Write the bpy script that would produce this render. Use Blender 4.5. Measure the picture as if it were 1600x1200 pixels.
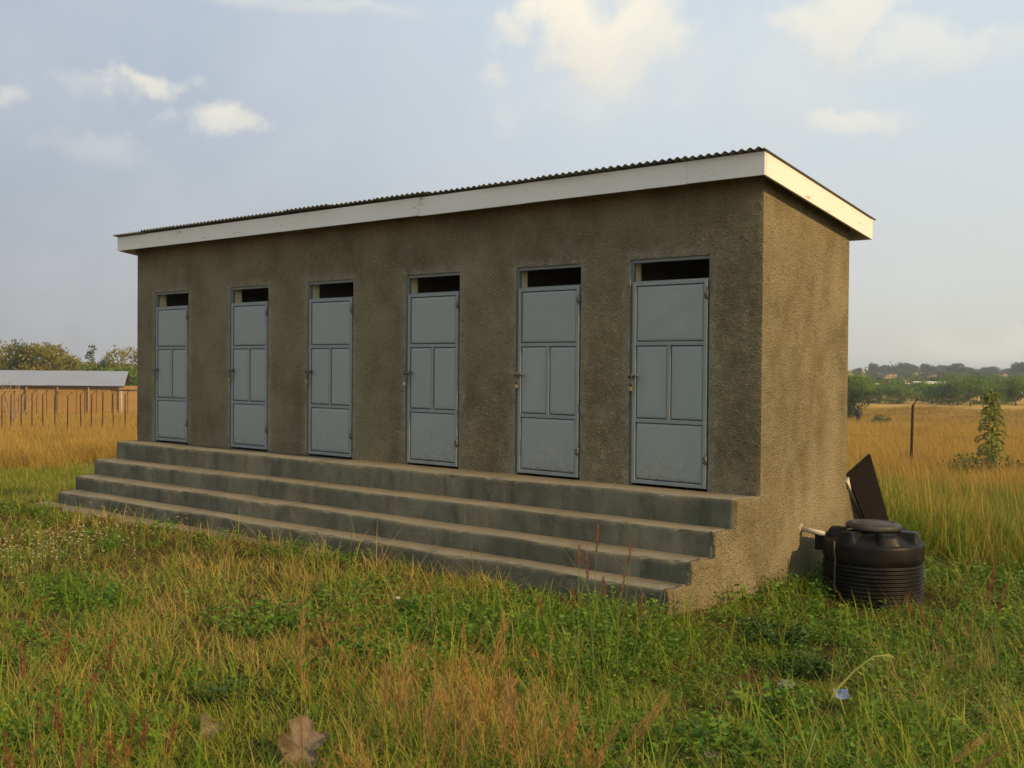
import bpy, bmesh, math, random
import numpy as np
from mathutils import Vector, Matrix

for o in list(bpy.data.objects): bpy.data.objects.remove(o)
SC = bpy.context.scene
C = SC.collection
R = math.radians
rng = np.random.default_rng(7)
random.seed(7)

# ------------------------------------------------------------------ camera
Z0 = 0.787                       # height of the landing above the ground at the steps
F_PX, YAW, PITCH, ROLL = 1680.2, 0.6974, -0.0160, 0.0081
CAM = np.array([4.1797, -8.2424, 1.0725 + Z0])
_fw = np.array([-math.sin(YAW)*math.cos(PITCH), math.cos(YAW)*math.cos(PITCH), math.sin(PITCH)])
_ri = np.array([math.cos(YAW), math.sin(YAW), 0.0])
_up = np.cross(_ri, _fw)
RI = _ri*math.cos(ROLL) + _up*math.sin(ROLL)
UP = -_ri*math.sin(ROLL) + _up*math.cos(ROLL)
FW = _fw
cd = bpy.data.cameras.new('camera'); cam = bpy.data.objects.new('camera', cd); C.objects.link(cam)
cd.sensor_width = 36.0; cd.lens = F_PX/1600*36; cd.clip_start = 0.05; cd.clip_end = 8000
M = Matrix(((RI[0], UP[0], -FW[0], CAM[0]), (RI[1], UP[1], -FW[1], CAM[1]), (RI[2], UP[2], -FW[2], CAM[2]), (0, 0, 0, 1)))
cam.matrix_world = M
SC.camera = cam

# ------------------------------------------------------------------ light
SUN_EL, SUN_AZ = R(27), R(-1.5)      # azimuth measured from +X towards +Y
sd = bpy.data.lights.new('sun', 'SUN'); sun = bpy.data.objects.new('sun', sd); C.objects.link(sun)
sd.energy = 5.0; sd.angle = R(0.6); sd.color = (1.0, 0.66, 0.29)
sdir = Vector((math.cos(SUN_EL)*math.cos(SUN_AZ), math.cos(SUN_EL)*math.sin(SUN_AZ), math.sin(SUN_EL)))
sun.rotation_euler = sdir.to_track_quat('Z', 'Y').to_euler()
sun.location = (20, 0, 15)
SC.cycles.max_bounces = 6; SC.cycles.diffuse_bounces = 3; SC.cycles.glossy_bounces = 2; SC.cycles.transmission_bounces = 3
SC.cycles.adaptive_threshold = 0.025
SC.view_settings.view_transform = 'Standard'; SC.view_settings.look = 'None'
SC.view_settings.exposure = 0.0; SC.view_settings.gamma = 1.0; SC.view_settings.use_curve_mapping = False

def ray(px, py):
    d = FW + RI*((px-800)/F_PX) - UP*((py-600)/F_PX)
    return d                                   # depth 1 along the view axis
def at(px, py, depth): return CAM + ray(px, py)*depth

# ------------------------------------------------------------------ world
W = bpy.data.worlds.new('World'); SC.world = W; W.use_nodes = True; W.cycles.sampling_method = 'MANUAL'; W.cycles.sample_map_resolution = 256
nt = W.node_tree; N = nt.nodes; LK = nt.links; N.clear()
def mnode(op, a=None, b=None, c=None, clamp=False):
    n = N.new('ShaderNodeMath'); n.operation = op; n.use_clamp = clamp
    for i, v in enumerate((a, b, c)):
        if v is None: continue
        if isinstance(v, (int, float)): n.inputs[i].default_value = v
        else: LK.new(v, n.inputs[i])
    return n.outputs[0]
def vdot(a, vec):
    n = N.new('ShaderNodeVectorMath'); n.operation = 'DOT_PRODUCT'; LK.new(a, n.inputs[0]); n.inputs[1].default_value = vec
    return n.outputs['Value']
def smooth(v, lo, hi):
    n = N.new('ShaderNodeMapRange'); n.interpolation_type = 'SMOOTHSTEP'
    LK.new(v, n.inputs[0]); n.inputs[1].default_value = lo; n.inputs[2].default_value = hi
    return n.outputs[0]
def mixc(f, a, b):
    n = N.new('ShaderNodeMix'); n.data_type = 'RGBA'
    for s, v in ((n.inputs[0], f), (n.inputs[6], a), (n.inputs[7], b)):
        if isinstance(v, (int, float)): s.default_value = v
        elif isinstance(v, tuple): s.default_value = (*v, 1)
        else: LK.new(v, s)
    return n.outputs[2]
tc = N.new('ShaderNodeTexCoord'); D = tc.outputs['Generated']
sky = N.new('ShaderNodeTexSky'); sky.sky_type = 'NISHITA'; sky.sun_disc = False
sky.sun_elevation = SUN_EL; sky.sun_rotation = R(90) - SUN_AZ
sky.air_density = 1.0; sky.dust_density = 3.0; sky.ozone_density = 1.0; sky.altitude = 400
SKY_K = 0.10
def noise(scale, detail, rough=0.55, vec=D, off=None):
    n = N.new('ShaderNodeTexNoise'); n.inputs['Scale'].default_value = scale
    n.inputs['Detail'].default_value = detail; n.inputs['Roughness'].default_value = rough
    if off:
        m = N.new('ShaderNodeVectorMath'); m.operation = 'ADD'; LK.new(vec, m.inputs[0]); m.inputs[1].default_value = off; vec = m.outputs[0]
    LK.new(vec, n.inputs['Vector'])
    return n
nb = noise(16, 6, 0.58); nb2 = noise(16, 6, 0.58, off=(3.1, 7.7, 1.3))
ns1 = mnode('SUBTRACT', nb.outputs[0], 0.5); ns2 = mnode('SUBTRACT', nb2.outputs[0], 0.5)
nlow = noise(5, 4, 0.6, off=(1.7, 0.2, 4.1))
el = N.new('ShaderNodeSeparateXYZ'); LK.new(D, el.inputs[0]); elz = el.outputs[2]
clouds = [  # px, py, half width, half height, strength, softness
    (900, 58, 140, 84, 1.0, 0.75), (1000, 78, 95, 72, 0.72, 0.85), (930, 135, 170, 75, 0.30, 1.0),
    (222, 130, 60, 32, 0.70, 0.85), (150, 128, 80, 20, 0.22, 1.0), (338, 196, 64, 24, 0.62, 0.9),
    (1325, 42, 90, 60, 0.70, 0.85), (1470, 78, 105, 44, 0.48, 0.95), (1345, 186, 85, 28, 0.55, 1.0), (1210, 140, 190, 90, 0.22, 1.0),
    (150, 232, 85, 24, 0.20, 1.0), (-8, 148, 30, 20, 0.4, 1.0), (440, 0, 230, 12, 0.32, 1.0), (1530, 545, 110, 36, 0.22, 1.0)]
dens = None; lit = None
front = mnode('GREATER_THAN', vdot(D, tuple(FW)), 0.6)
for (px, py, a, b, st, soft) in clouds:
    c = ray(px, py); c = c/np.linalg.norm(c)
    r_ = np.cross(c, [0, 0, 1.0]); r_ /= np.linalg.norm(r_); u_ = np.cross(r_, c)
    u = vdot(D, tuple(r_*F_PX/a*0.93)); v = vdot(D, tuple(u_*F_PX/b*0.93))
    cb = N.new('ShaderNodeCombineXYZ'); LK.new(mnode('MULTIPLY_ADD', ns1, 2.6*min(1.6, 60/a+0.5), u), cb.inputs[0]); LK.new(mnode('MULTIPLY_ADD', ns2, 2.6*min(1.6, 40/b+0.4), v), cb.inputs[1])
    q = N.new('ShaderNodeVectorMath'); q.operation = 'LENGTH'; LK.new(cb.outputs[0], q.inputs[0])
    m = mnode('MULTIPLY', smooth(q.outputs['Value'], 1.15, 1.15-soft), st)
    l = mnode('MULTIPLY', m, mnode('MULTIPLY_ADD', v, 0.33, 0.62, clamp=True))
    dens = m if dens is None else mnode('MAXIMUM', dens, m)
    lit = l if lit is None else mnode('MAXIMUM', lit, l)
dens = mnode('MULTIPLY', dens, front); lit = mnode('MULTIPLY', lit, front)
# the same fair-weather clouds all round the rest of the sky
far_mask = smooth(vdot(D, tuple(FW)), 0.86, 0.70)
gen = mnode('MULTIPLY', mnode('MULTIPLY', smooth(nlow.outputs[0], 0.54, 0.70), far_mask), 0.7)
dens = mnode('MAXIMUM', dens, gen); lit = mnode('MAXIMUM', lit, mnode('MULTIPLY', gen, 0.75))
veil = mnode('MULTIPLY', smooth(nlow.outputs[0], 0.35, 0.70), 0.22)
def sc(t): return tuple(x/SKY_K for x in t)
hz = mnode('POWER', mnode('SUBTRACT', 1.0, mnode('MAXIMUM', elz, 0.0), clamp=True), 5.5)
sunside = vdot(D, (math.cos(SUN_AZ), math.sin(SUN_AZ), 0.0))          # the hazy sky glows towards the sun and dulls away from it
base = mixc(smooth(sunside, -0.96, -0.55), sc((0.475, 0.545, 0.67)), sc((0.75, 0.85, 0.92)))
base = mixc(0.18, base, sky.outputs[0])
hcol = mixc(smooth(sunside, -0.95, -0.25), sc((0.37, 0.36, 0.355)), sc((0.66, 0.63, 0.53)))
hcol = mixc(smooth(sunside, -0.25, 1.0), hcol, sc((1.35, 1.18, 0.9)))
base = mixc(mnode('MULTIPLY', hz, 0.95), base, hcol)
base = mixc(veil, base, sc((0.72, 0.74, 0.75)))
shade = mnode('DIVIDE', lit, mnode('ADD', dens, 0.001), clamp=True)
shade = mnode('MULTIPLY_ADD', mnode('ADD', ns1, ns2), 0.35, shade, clamp=True)
ccol = mixc(shade, sc((0.66, 0.66, 0.67)), sc((1.08, 1.0, 0.80)))
fin = mixc(dens, base, ccol)
bg = N.new('ShaderNodeBackground'); bg.inputs[1].default_value = SKY_K; LK.new(fin, bg.inputs[0])
wo = N.new('ShaderNodeOutputWorld'); LK.new(bg.outputs[0], wo.inputs[0])

# ------------------------------------------------------------------ materials
MATS = {}
class Mat:
    def __init__(s, name):
        s.m = bpy.data.materials.new(name); s.m.use_nodes = True; s.t = s.m.node_tree; s.n = s.t.nodes
        s.p = s.n['Principled BSDF']; s.out = s.n['Material Output']; MATS[name] = s.m
        s.tc = s.n.new('ShaderNodeTexCoord')
        s.pos = s.n.new('ShaderNodeNewGeometry').outputs['Position']
    def l(s, a, b): s.t.links.new(a, b)
    def put(s, sock, v):
        if isinstance(v, (int, float)): sock.default_value = v
        elif isinstance(v, tuple): sock.default_value = (*v, 1) if len(v) == 3 and len(sock.default_value) == 4 else v
        else: s.l(v, sock)
    def noise(s, scale, detail=4, rough=0.55, vec=None, stretch=None):
        n = s.n.new('ShaderNodeTexNoise'); n.inputs['Scale'].default_value = scale; n.inputs['Detail'].default_value = detail; n.inputs['Roughness'].default_value = rough
        v = vec or s.tc.outputs['Object']
        if stretch:
            mp = s.n.new('ShaderNodeMapping'); mp.inputs['Scale'].default_value = stretch; s.l(v, mp.inputs[0]); v = mp.outputs[0]
        s.l(v, n.inputs['Vector']); return n.outputs[0]
    def voro(s, scale, vec=None, feature='F1', out=0, rnd=1.0):
        n = s.n.new('ShaderNodeTexVoronoi'); n.feature = feature; n.inputs['Scale'].default_value = scale; n.inputs['Randomness'].default_value = rnd
        s.l(vec or s.tc.outputs['Object'], n.inputs['Vector']); return n.outputs[out]
    def mp(s, v, a, b, c=0.0, d=1.0):
        n = s.n.new('ShaderNodeMapRange'); n.interpolation_type = 'SMOOTHSTEP'; s.l(v, n.inputs[0])
        for i, x in enumerate((a, b, c, d)): n.inputs[i+1].default_value = x
        return n.outputs[0]
    def math(s, op, a, b, clamp=False):
        n = s.n.new('ShaderNodeMath'); n.operation = op; n.use_clamp = clamp
        s.put(n.inputs[0], a); s.put(n.inputs[1], b); return n.outputs[0]
    def mix(s, f, a, b, bt='MIX'):
        n = s.n.new('ShaderNodeMix'); n.data_type = 'RGBA'; n.blend_type = bt
        s.put(n.inputs[0], f); s.put(n.inputs[6], a); s.put(n.inputs[7], b); return n.outputs[2]
    def attr(s, name):
        n = s.n.new('ShaderNodeAttribute'); n.attribute_name = name; return n
    def bump(s, h, strength, dist=0.01, normal=None):
        n = s.n.new('ShaderNodeBump'); n.inputs['Strength'].default_value = strength; n.inputs['Distance'].default_value = dist
        s.l(h, n.inputs['Height'])
        if normal: s.l(normal, n.inputs['Normal'])
        s.l(n.outputs[0], s.p.inputs['Normal']); return n.outputs[0]
    def set(s, col=None, rough=0.8, metal=0.0, spec=None):
        if col is not None: s.put(s.p.inputs['Base Color'], col)
        s.put(s.p.inputs['Roughness'], rough); s.put(s.p.inputs['Metallic'], metal)
        if spec is not None: s.p.inputs['Specular IOR Level'].default_value = spec
        return s
    def leafy(s, f=0.3):
        tr = s.n.new('ShaderNodeBsdfTranslucent'); mx = s.n.new('ShaderNodeMixShader'); mx.inputs[0].default_value = f
        src = s.p.inputs['Base Color'].links[0].from_socket if s.p.inputs['Base Color'].is_linked else None
        if src: s.l(src, tr.inputs[0])
        else: tr.inputs[0].default_value = s.p.inputs['Base Color'].default_value
        s.l(s.p.outputs[0], mx.inputs[1]); s.l(tr.outputs[0], mx.inputs[2]); s.l(mx.outputs[0], s.out.inputs[0])

def simple(name, col, rough=0.7, metal=0.0, var=0.12, scale=12, spec=None):
    m = Mat(name); n = m.noise(scale, 5)
    c = m.mix(n, tuple(x*(1-var) for x in col), tuple(min(1, x*(1+var)) for x in col))
    m.set(c, rough, metal, spec); return m

m = Mat('plaster')                                   # rough-cast cement render
big = m.mp(m.noise(1.1, 5, 0.6), 0.34, 0.68); mid = m.mp(m.noise(3.2, 6, 0.65, stretch=(1, 1, 0.8)), 0.40, 0.68)
c = m.mix(big, (0.140, 0.115, 0.062), (0.226, 0.191, 0.110))
c = m.mix(m.math('MULTIPLY', mid, 0.36), c, (0.285, 0.258, 0.178))
band = m.attr('band').outputs['Fac']                 # cement smeared round the frames when they were set
c = m.mix(m.math('MULTIPLY', band, m.mp(m.noise(7, 5, 0.6), 0.35, 0.6, 0.1, 0.75)), c, (0.31, 0.29, 0.22))
c = m.mix(m.mp(m.noise(13, 5, 0.65), 0.50, 0.70, 0, 0.28), c, (0.092, 0.076, 0.042))
peb = m.voro(42); grit = m.noise(70, 4, 0.7); lump = m.noise(26, 4, 0.6)
pebm = m.math('MULTIPLY', m.mp(peb, 0.33, 0.10), m.mp(m.noise(4.5, 4, .6), 0.42, 0.60, 0.10, 0.95))
c = m.mix(pebm, c, (0.46, 0.42, 0.30))
c = m.mix(m.mp(grit, 0.44, 0.30, 0, 0.75), c, (0.055, 0.042, 0.020))
m.set(c, 0.95, spec=0.15)
h = m.math('ADD', m.math('MULTIPLY', m.mp(peb, 0.5, 0.0), 0.9), m.math('ADD', m.math('MULTIPLY', lump, 1.2), grit))
m.bump(h, 1.0, 0.016)
m = Mat('smooth_plaster')                            # trowelled band round the openings
c = m.mix(m.noise(5, 6, 0.6), (0.20, 0.18, 0.125), (0.33, 0.31, 0.25)); m.set(c, 0.92, spec=0.2)
m.bump(m.noise(60, 5, 0.7), 0.5, 0.006)
m = Mat('cream_paint'); m.set(m.mix(m.noise(9, 5), (0.78, 0.71, 0.42), (0.86, 0.80, 0.52)), 0.8)
m = Mat('interior'); m.set(m.mix(m.noise(4, 5), (0.18, 0.16, 0.12), (0.26, 0.24, 0.19)), 0.9)
m = Mat('concrete')
c = m.mix(m.mp(m.noise(1.6, 6, 0.65), 0.35, 0.65), (0.088, 0.088, 0.064), (0.150, 0.147, 0.105))
c = m.mix(m.mp(m.noise(3.0, 6, 0.7, stretch=(1.6, 1, 0.45)), 0.47, 0.68, 0, 0.6), c, (0.045, 0.046, 0.032))
c = m.mix(m.mp(m.noise(30, 5, 0.7), 0.55, 0.8, 0, 0.5), c, (0.27, 0.25, 0.18))
geo = m.n.new('ShaderNodeNewGeometry'); sx = m.n.new('ShaderNodeSeparateXYZ'); m.l(geo.outputs['True Normal'], sx.inputs[0])
dust = m.math('MULTIPLY', m.mp(sx.outputs[2], 0.45, 0.95), m.mp(m.noise(2.5, 5, 0.6), 0.25, 0.6, 0.35, 0.9))
c = m.mix(dust, c, (0.225, 0.202, 0.145))            # dry earth trodden on to the treads
m.set(c, 0.9, spec=0.2); m.bump(m.math('ADD', m.noise(45, 6, 0.7), m.math('MULTIPLY', m.noise(9, 4), 1.5)), 0.5, 0.012)
m = Mat('apron_concrete')
c = m.mix(m.noise(3, 6, 0.7), (0.13, 0.115, 0.075), (0.24, 0.215, 0.15)); m.set(c, 0.95); m.bump(m.noise(22, 6, 0.7), 0.9, 0.03)
m = Mat('pale_cement'); m.set(m.mix(m.noise(8, 5), (0.40, 0.36, 0.29), (0.55, 0.50, 0.42)), 0.9); m.bump(m.noise(40, 5), .4, .005)
m = Mat('fascia_paint')
c = m.mix(m.noise(2.0, 6, 0.6, stretch=(0.35, 0.35, 3)), (0.62, 0.60, 0.56), (0.74, 0.72, 0.68))
pl = m.mp(m.noise(5.5, 8, 0.75, stretch=(0.5, 0.5, 2.4)), 0.60, 0.66)
c = m.mix(m.math('MULTIPLY', pl, 0.8), c, (0.27, 0.22, 0.17))
c = m.mix(m.mp(m.voro(5.0), 0.035, 0.02, 0, 0.9), c, (0.16, 0.12, 0.09))
m.set(c, 0.6); m.bump(m.noise(30, 5, 0.6, stretch=(0.2, 0.2, 4)), 0.25, 0.004)
m = Mat('galvanised'); c = m.mix(m.noise(3, 6, 0.7), (0.16, 0.15, 0.12), (0.28, 0.27, 0.23)); m.set(c, 0.6, 0.5)
m = Mat('door_paint')
c = m.mix(m.noise(2.2, 5, 0.6), (0.222, 0.258, 0.252), (0.262, 0.298, 0.290))
c = m.mix(m.mp(m.noise(14, 6, 0.7, stretch=(1, 1, .3)), 0.58, 0.78, 0, 0.35), c, (0.33, 0.34, 0.29))
c = m.mix(m.mp(m.noise(70, 3), 0.70, 0.76, 0, 0.6), c, (0.48, 0.48, 0.45))
oi_ = m.n.new('ShaderNodeObjectInfo').outputs['Random']; c = m.mix(m.math('MULTIPLY', oi_, 0.22), c, (0.30, 0.315, 0.285))
sz = m.n.new('ShaderNodeSeparateXYZ'); m.l(m.pos, sz.inputs[0])               # mud splashed up from the landing, rust at the foot
spl = m.math('MULTIPLY', m.mp(sz.outputs[2], Z0+.55, Z0+.02), m.mp(m.noise(16, 6, .7, vec=m.pos), .42, .68, 0.0, .55))
c = m.mix(spl, c, (0.19, 0.155, 0.10))
c = m.mix(m.math('MULTIPLY', m.mp(sz.outputs[2], Z0+.16, Z0+.02), m.mp(m.noise(38, 5, .7, vec=m.pos), .52, .62, 0, .8)), c, (0.10, 0.045, 0.022))
c = m.mix(m.mp(m.noise(3.5, 7, .75, vec=m.pos, stretch=(7, 1, .8)), .60, .72, 0, .4), c, (0.17, 0.18, 0.16))
m.set(c, m.mp(m.noise(6, 5), 0.3, 0.7, 0.38, 0.55), 0.0, 0.45); m.bump(m.noise(5, 3), 0.12, 0.02)
m = Mat('door_bar_paint'); m.set(m.mix(m.noise(8, 5, .6), (0.175, 0.203, 0.205), (0.235, 0.262, 0.258)), 0.5)
simple('door_backing', (0.03, 0.033, 0.033), 0.8)
m = Mat('door_frame_paint'); m.set(m.mix(m.noise(8, 5, .6), (0.125, 0.148, 0.15), (0.175, 0.195, 0.195)), 0.5)
m = Mat('bolt_steel'); m.set(m.mix(m.noise(30, 5, .6), (0.10, 0.095, 0.08), (0.23, 0.22, 0.20)), 0.5, 0.6)
m = Mat('hinge_rust'); m.set(m.mix(m.mp(m.noise(35, 5, .6), .42, .6), (0.15, 0.165, 0.165), (0.075, 0.03, 0.022)), 0.7)
m = Mat('brass'); m.set(m.mix(m.noise(30, 5), (0.28, 0.21, 0.09), (0.42, 0.35, 0.2)), 0.45, 0.8)
m = Mat('tank_plastic'); m.set(m.mix(m.mp(m.noise(6, 6, .65), .4, .7), (0.0045, 0.0043, 0.004), (0.012, 0.011, 0.009)), m.mp(m.noise(9, 5), .3, .7, .42, .6), 0, 0.18)
m.bump(m.noise(18, 4), 0.12, 0.006)
m = Mat('tank_dusty'); m.set(m.mix(m.mp(m.noise(7, 6, .65), .35, .7), (0.016, 0.015, 0.013), (0.055, 0.05, 0.04)), 0.6)
simple('black_sheet', (0.006, 0.0045, 0.0035), 0.7, 0.0, 0.3, 6, 0.15)
simple('white_pipe', (0.45, 0.42, 0.33), 0.5, 0, 0.15, 30)
simple('rope', (0.06, 0.055, 0.035), 0.9)
simple('rust_post', (0.045, 0.022, 0.014), 0.85, 0.0, 0.35, 20)
simple('post_tip', (0.42, 0.36, 0.32), 0.7)
simple('wire', (0.12, 0.10, 0.09), 0.6, 0.3)
m = Mat('shed_roof'); c = m.mix(m.noise(0.5, 5, .6), (0.21, 0.235, 0.28), (0.29, 0.315, 0.36)); c = m.mix(m.mp(m.noise(1.2, 6, .7), .6, .75, 0, .5), c, (0.25, .2, .16)); m.set(c, 0.5, 0.3)
simple('mud_wall', (0.28, 0.165, 0.045), 0.95, 0, 0.2, 2)
simple('dark_timber', (0.06, 0.045, 0.03), 0.9)
simple('far_white', (0.75, 0.74, 0.72), 0.6)
simple('bark', (0.13, 0.10, 0.07), 0.95, 0, 0.3, 8)
simple('pale_twig', (0.30, 0.23, 0.17), 0.95)
simple('skin_dark', (0.045, 0.028, 0.02), 0.7)
simple('cloth_dark', (0.03, 0.03, 0.034), 0.9)
simple('cloth_pale', (0.22, 0.20, 0.2), 0.9)

m = Mat('soil')
fld = m.math('MULTIPLY', m.mp(m.noise(0.35, 6, 0.6, vec=m.pos), 0.35, 0.65), 1.0)
c1 = m.mix(fld, (0.035, 0.026, 0.011), (0.075, 0.050, 0.022))
c1 = m.mix(m.mp(m.noise(9, 6, 0.7, vec=m.pos), 0.40, 0.66, 0, 0.7), c1, (0.065, 0.072, 0.020))
cg = m.mix(m.mp(m.noise(0.05, 6, .6, vec=m.pos), .35, .65), (0.34, 0.225, 0.065), (0.42, 0.285, 0.095))
cg = m.mix(m.mp(m.noise(0.02, 5, .6, vec=m.pos), .50, .68, 0, .6), cg, (0.16, 0.14, 0.055))
vd = m.n.new('ShaderNodeVectorMath'); vd.operation = 'DISTANCE'; m.l(m.pos, vd.inputs[0]); vd.inputs[1].default_value = (0, 0, 0)
c1 = m.mix(m.mp(vd.outputs['Value'], 16, 40), c1, cg)
m.set(c1, 1.0, spec=0.0); m.bump(m.noise(14, 6, 0.7, vec=m.pos), 0.8, 0.04)

def grass_mat(name, cols, dry, tip, rough=0.7, tl=0.3, patch=0.9):
    m = Mat(name); r = m.attr('rnd').outputs['Fac']; t = m.attr('tt').outputs['Fac']
    oi = m.attr('clump').outputs['Fac']
    pn = m.mp(m.noise(patch, 5, 0.6, vec=m.pos), 0.36, 0.64)
    c = m.mix(pn, cols[0], cols[1]); c = m.mix(m.mp(r, 0.1, 0.95), c, cols[2])
    dn = m.math('ADD', m.math('MULTIPLY', m.mp(m.noise(0.55, 5, 0.65, vec=m.pos), 0.42, 0.66), 0.9), m.math('SUBTRACT', m.math('MULTIPLY', oi, 0.7), 0.35))
    c = m.mix(m.math('MULTIPLY', m.math('GREATER_THAN', dn, r), dry[1]), c, dry[0])
    c = m.mix(m.math('MULTIPLY', m.mp(t, 0.55, 1.0), tip[1]), c, tip[0])
    m.set(c, rough, spec=0.12); m.leafy(tl); return m
grass_mat('grass_green', ((0.088, 0.160, 0.010), (0.165, 0.210, 0.016), (0.255, 0.275, 0.034)), ((0.30, 0.21, 0.045), 0.38), ((0.26, 0.21, 0.045), 0.25))
grass_mat('grass_lush', ((0.050, 0.135, 0.008), (0.100, 0.195, 0.012), (0.175, 0.250, 0.024)), ((0.18, 0.18, 0.035), 0.25), ((0.15, 0.17, 0.03), 0.25))
grass_mat('grass_straw', ((0.33, 0.250, 0.060), (0.41, 0.285, 0.080), (0.260, 0.240, 0.045)), ((0.40, 0.30, 0.12), 0.55), ((0.36, 0.24, 0.08), 0.45))
grass_mat('grass_field', ((0.37, 0.235, 0.048), (0.46, 0.290, 0.066), (0.30, 0.220, 0.042)), ((0.46, 0.31, 0.085), 0.7), ((0.48, 0.28, 0.075), 0.6), patch=0.12)
grass_mat('grass_feather', ((0.29, 0.185, 0.04), (0.33, 0.23, 0.055), (0.22, 0.19, 0.04)), ((0.33, 0.18, 0.055), 0.5), ((0.33, 0.18, 0.055), 0.6))
grass_mat('dead_litter', ((0.13, 0.085, 0.038), (0.28, 0.20, 0.095), (0.085, 0.052, 0.024)), ((0.36, 0.28, 0.16), 0.5), ((0.2, 0.14, 0.07), 0.3))

def leaf_mat(name, a, b, c3=None, tl=0.3, rough=0.6):
    m = Mat(name); r = m.attr('rnd').outputs['Fac']
    c = m.mix(r, a, b)
    if c3: c = m.mix(m.mp(m.noise(0.9, 4, .6), 0.5, 0.66), c, c3)
    m.set(c, rough, spec=0.2); m.leafy(tl); return m
leaf_mat('weed_leaf', (0.050, 0.125, 0.010), (0.135, 0.235, 0.028))
leaf_mat('weed_dark', (0.025, 0.066, 0.012), (0.07, 0.130, 0.022))
leaf_mat('shrub_leaf', (0.055, 0.085, 0.028), (0.12, 0.15, 0.05))
leaf_mat('spire_leaf', (0.10, 0.15, 0.025), (0.27, 0.28, 0.05))
leaf_mat('tree_green', (0.080, 0.150, 0.020), (0.170, 0.240, 0.040), (0.120, 0.190, 0.028), tl=.42)
leaf_mat('tree_dark', (0.030, 0.060, 0.018), (0.075, 0.110, 0.028))
leaf_mat('tree_yellow', (0.12, 0.13, 0.018), (0.29, 0.245, 0.04), (0.17, 0.165, 0.025))
leaf_mat('tree_pink', (0.16, 0.105, 0.075), (0.26, 0.18, 0.12))
leaf_mat('tree_far', (0.055, 0.085, 0.036), (0.090, 0.125, 0.050))
leaf_mat('seed_red', (0.15, 0.042, 0.022), (0.27, 0.085, 0.042), tl=.2, rough=.9)
leaf_mat('seed_straw', (0.26, 0.155, 0.055), (0.38, 0.25, 0.10), tl=.25, rough=.9)
leaf_mat('stem_green', (0.12, 0.155, 0.04), (0.22, 0.22, 0.075), tl=.1)
leaf_mat('stalk_pale', (0.26, 0.29, 0.07), (0.40, 0.40, 0.13), tl=.1)
leaf_mat('flower_white', (0.40, 0.36, 0.22), (0.58, 0.54, 0.38), tl=.2)
m = Mat('dry_leaf'); m.set(m.mix(m.mp(m.noise(14, 6, .65), .35, .68), (0.11, 0.083, 0.05), (0.21, 0.165, 0.105)), 0.8); m.bump(m.noise(60, 4), .6, .004); m.leafy(.15)
simple('plastic_blue', (0.13, 0.17, 0.28), 0.5); simple('plastic_green', (0.08, 0.33, 0.22), 0.4); simple('paper', (0.42, 0.40, 0.35), 0.8)
simple('stone', (0.17, 0.16, 0.14), 0.95, 0, .3, 8)

# ------------------------------------------------------------------ mesh helpers
def mesh_np(name, verts, faces=None, mats=(), quads=None, tris=None, rnd=None, tt=None, smooth=False, midx=None):
    """verts (n,3); quads (q,4) and / or tris (t,3) numpy; per face rnd, per vertex tt"""
    me = bpy.data.meshes.new(name)
    if faces is not None: me.from_pydata([tuple(v) for v in verts], [], faces)
    else:
        q = np.zeros((0, 4), int) if quads is None or len(quads) == 0 else np.asarray(quads)
        t = np.zeros((0, 3), int) if tris is None or len(tris) == 0 else np.asarray(tris)
        nl = q.size + t.size; nf = len(q)+len(t)
        me.vertices.add(len(verts)); me.vertices.foreach_set('co', np.asarray(verts, np.float32).ravel())
        me.loops.add(nl); me.loops.foreach_set('vertex_index', np.concatenate([q.ravel(), t.ravel()]).astype(np.int32))
        me.polygons.add(nf)
        st = np.concatenate([np.arange(len(q))*4, len(q)*4 + np.arange(len(t))*3]).astype(np.int32)
        me.polygons.foreach_set('loop_start', st)
    if rnd is not None:
        a = me.attributes.new('rnd', 'FLOAT', 'FACE'); a.data.foreach_set('value', np.asarray(rnd, np.float32))
    if tt is not None:
        a = me.attributes.new('tt', 'FLOAT', 'POINT'); a.data.foreach_set('value', np.asarray(tt, np.float32))
    for mm in mats: me.materials.append(MATS[mm])
    if midx is not None: me.polygons.foreach_set('material_index', np.asarray(midx, np.int32))
    me.update(calc_edges=True)
    if smooth: me.polygons.foreach_set('use_smooth', np.ones(len(me.polygons), bool))
    return me
def link(name, me, parent=None, loc=None):
    o = bpy.data.objects.new(name, me); C.objects.link(o)
    if parent is not None: o.parent = parent
    if loc is not None: o.location = loc
    return o
def empty(name, loc=(0, 0, 0), rz=0):
    o = bpy.data.objects.new(name, None); C.objects.link(o); o.location = loc; o.rotation_euler = (0, 0, rz); o.empty_display_size = 0.2; return o
def tag(o, label, cat, group=None, kind=None):
    if label: o['label'] = label
    if cat: o['category'] = cat
    if group: o['group'] = group
    if kind: o['kind'] = kind
    return o
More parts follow.
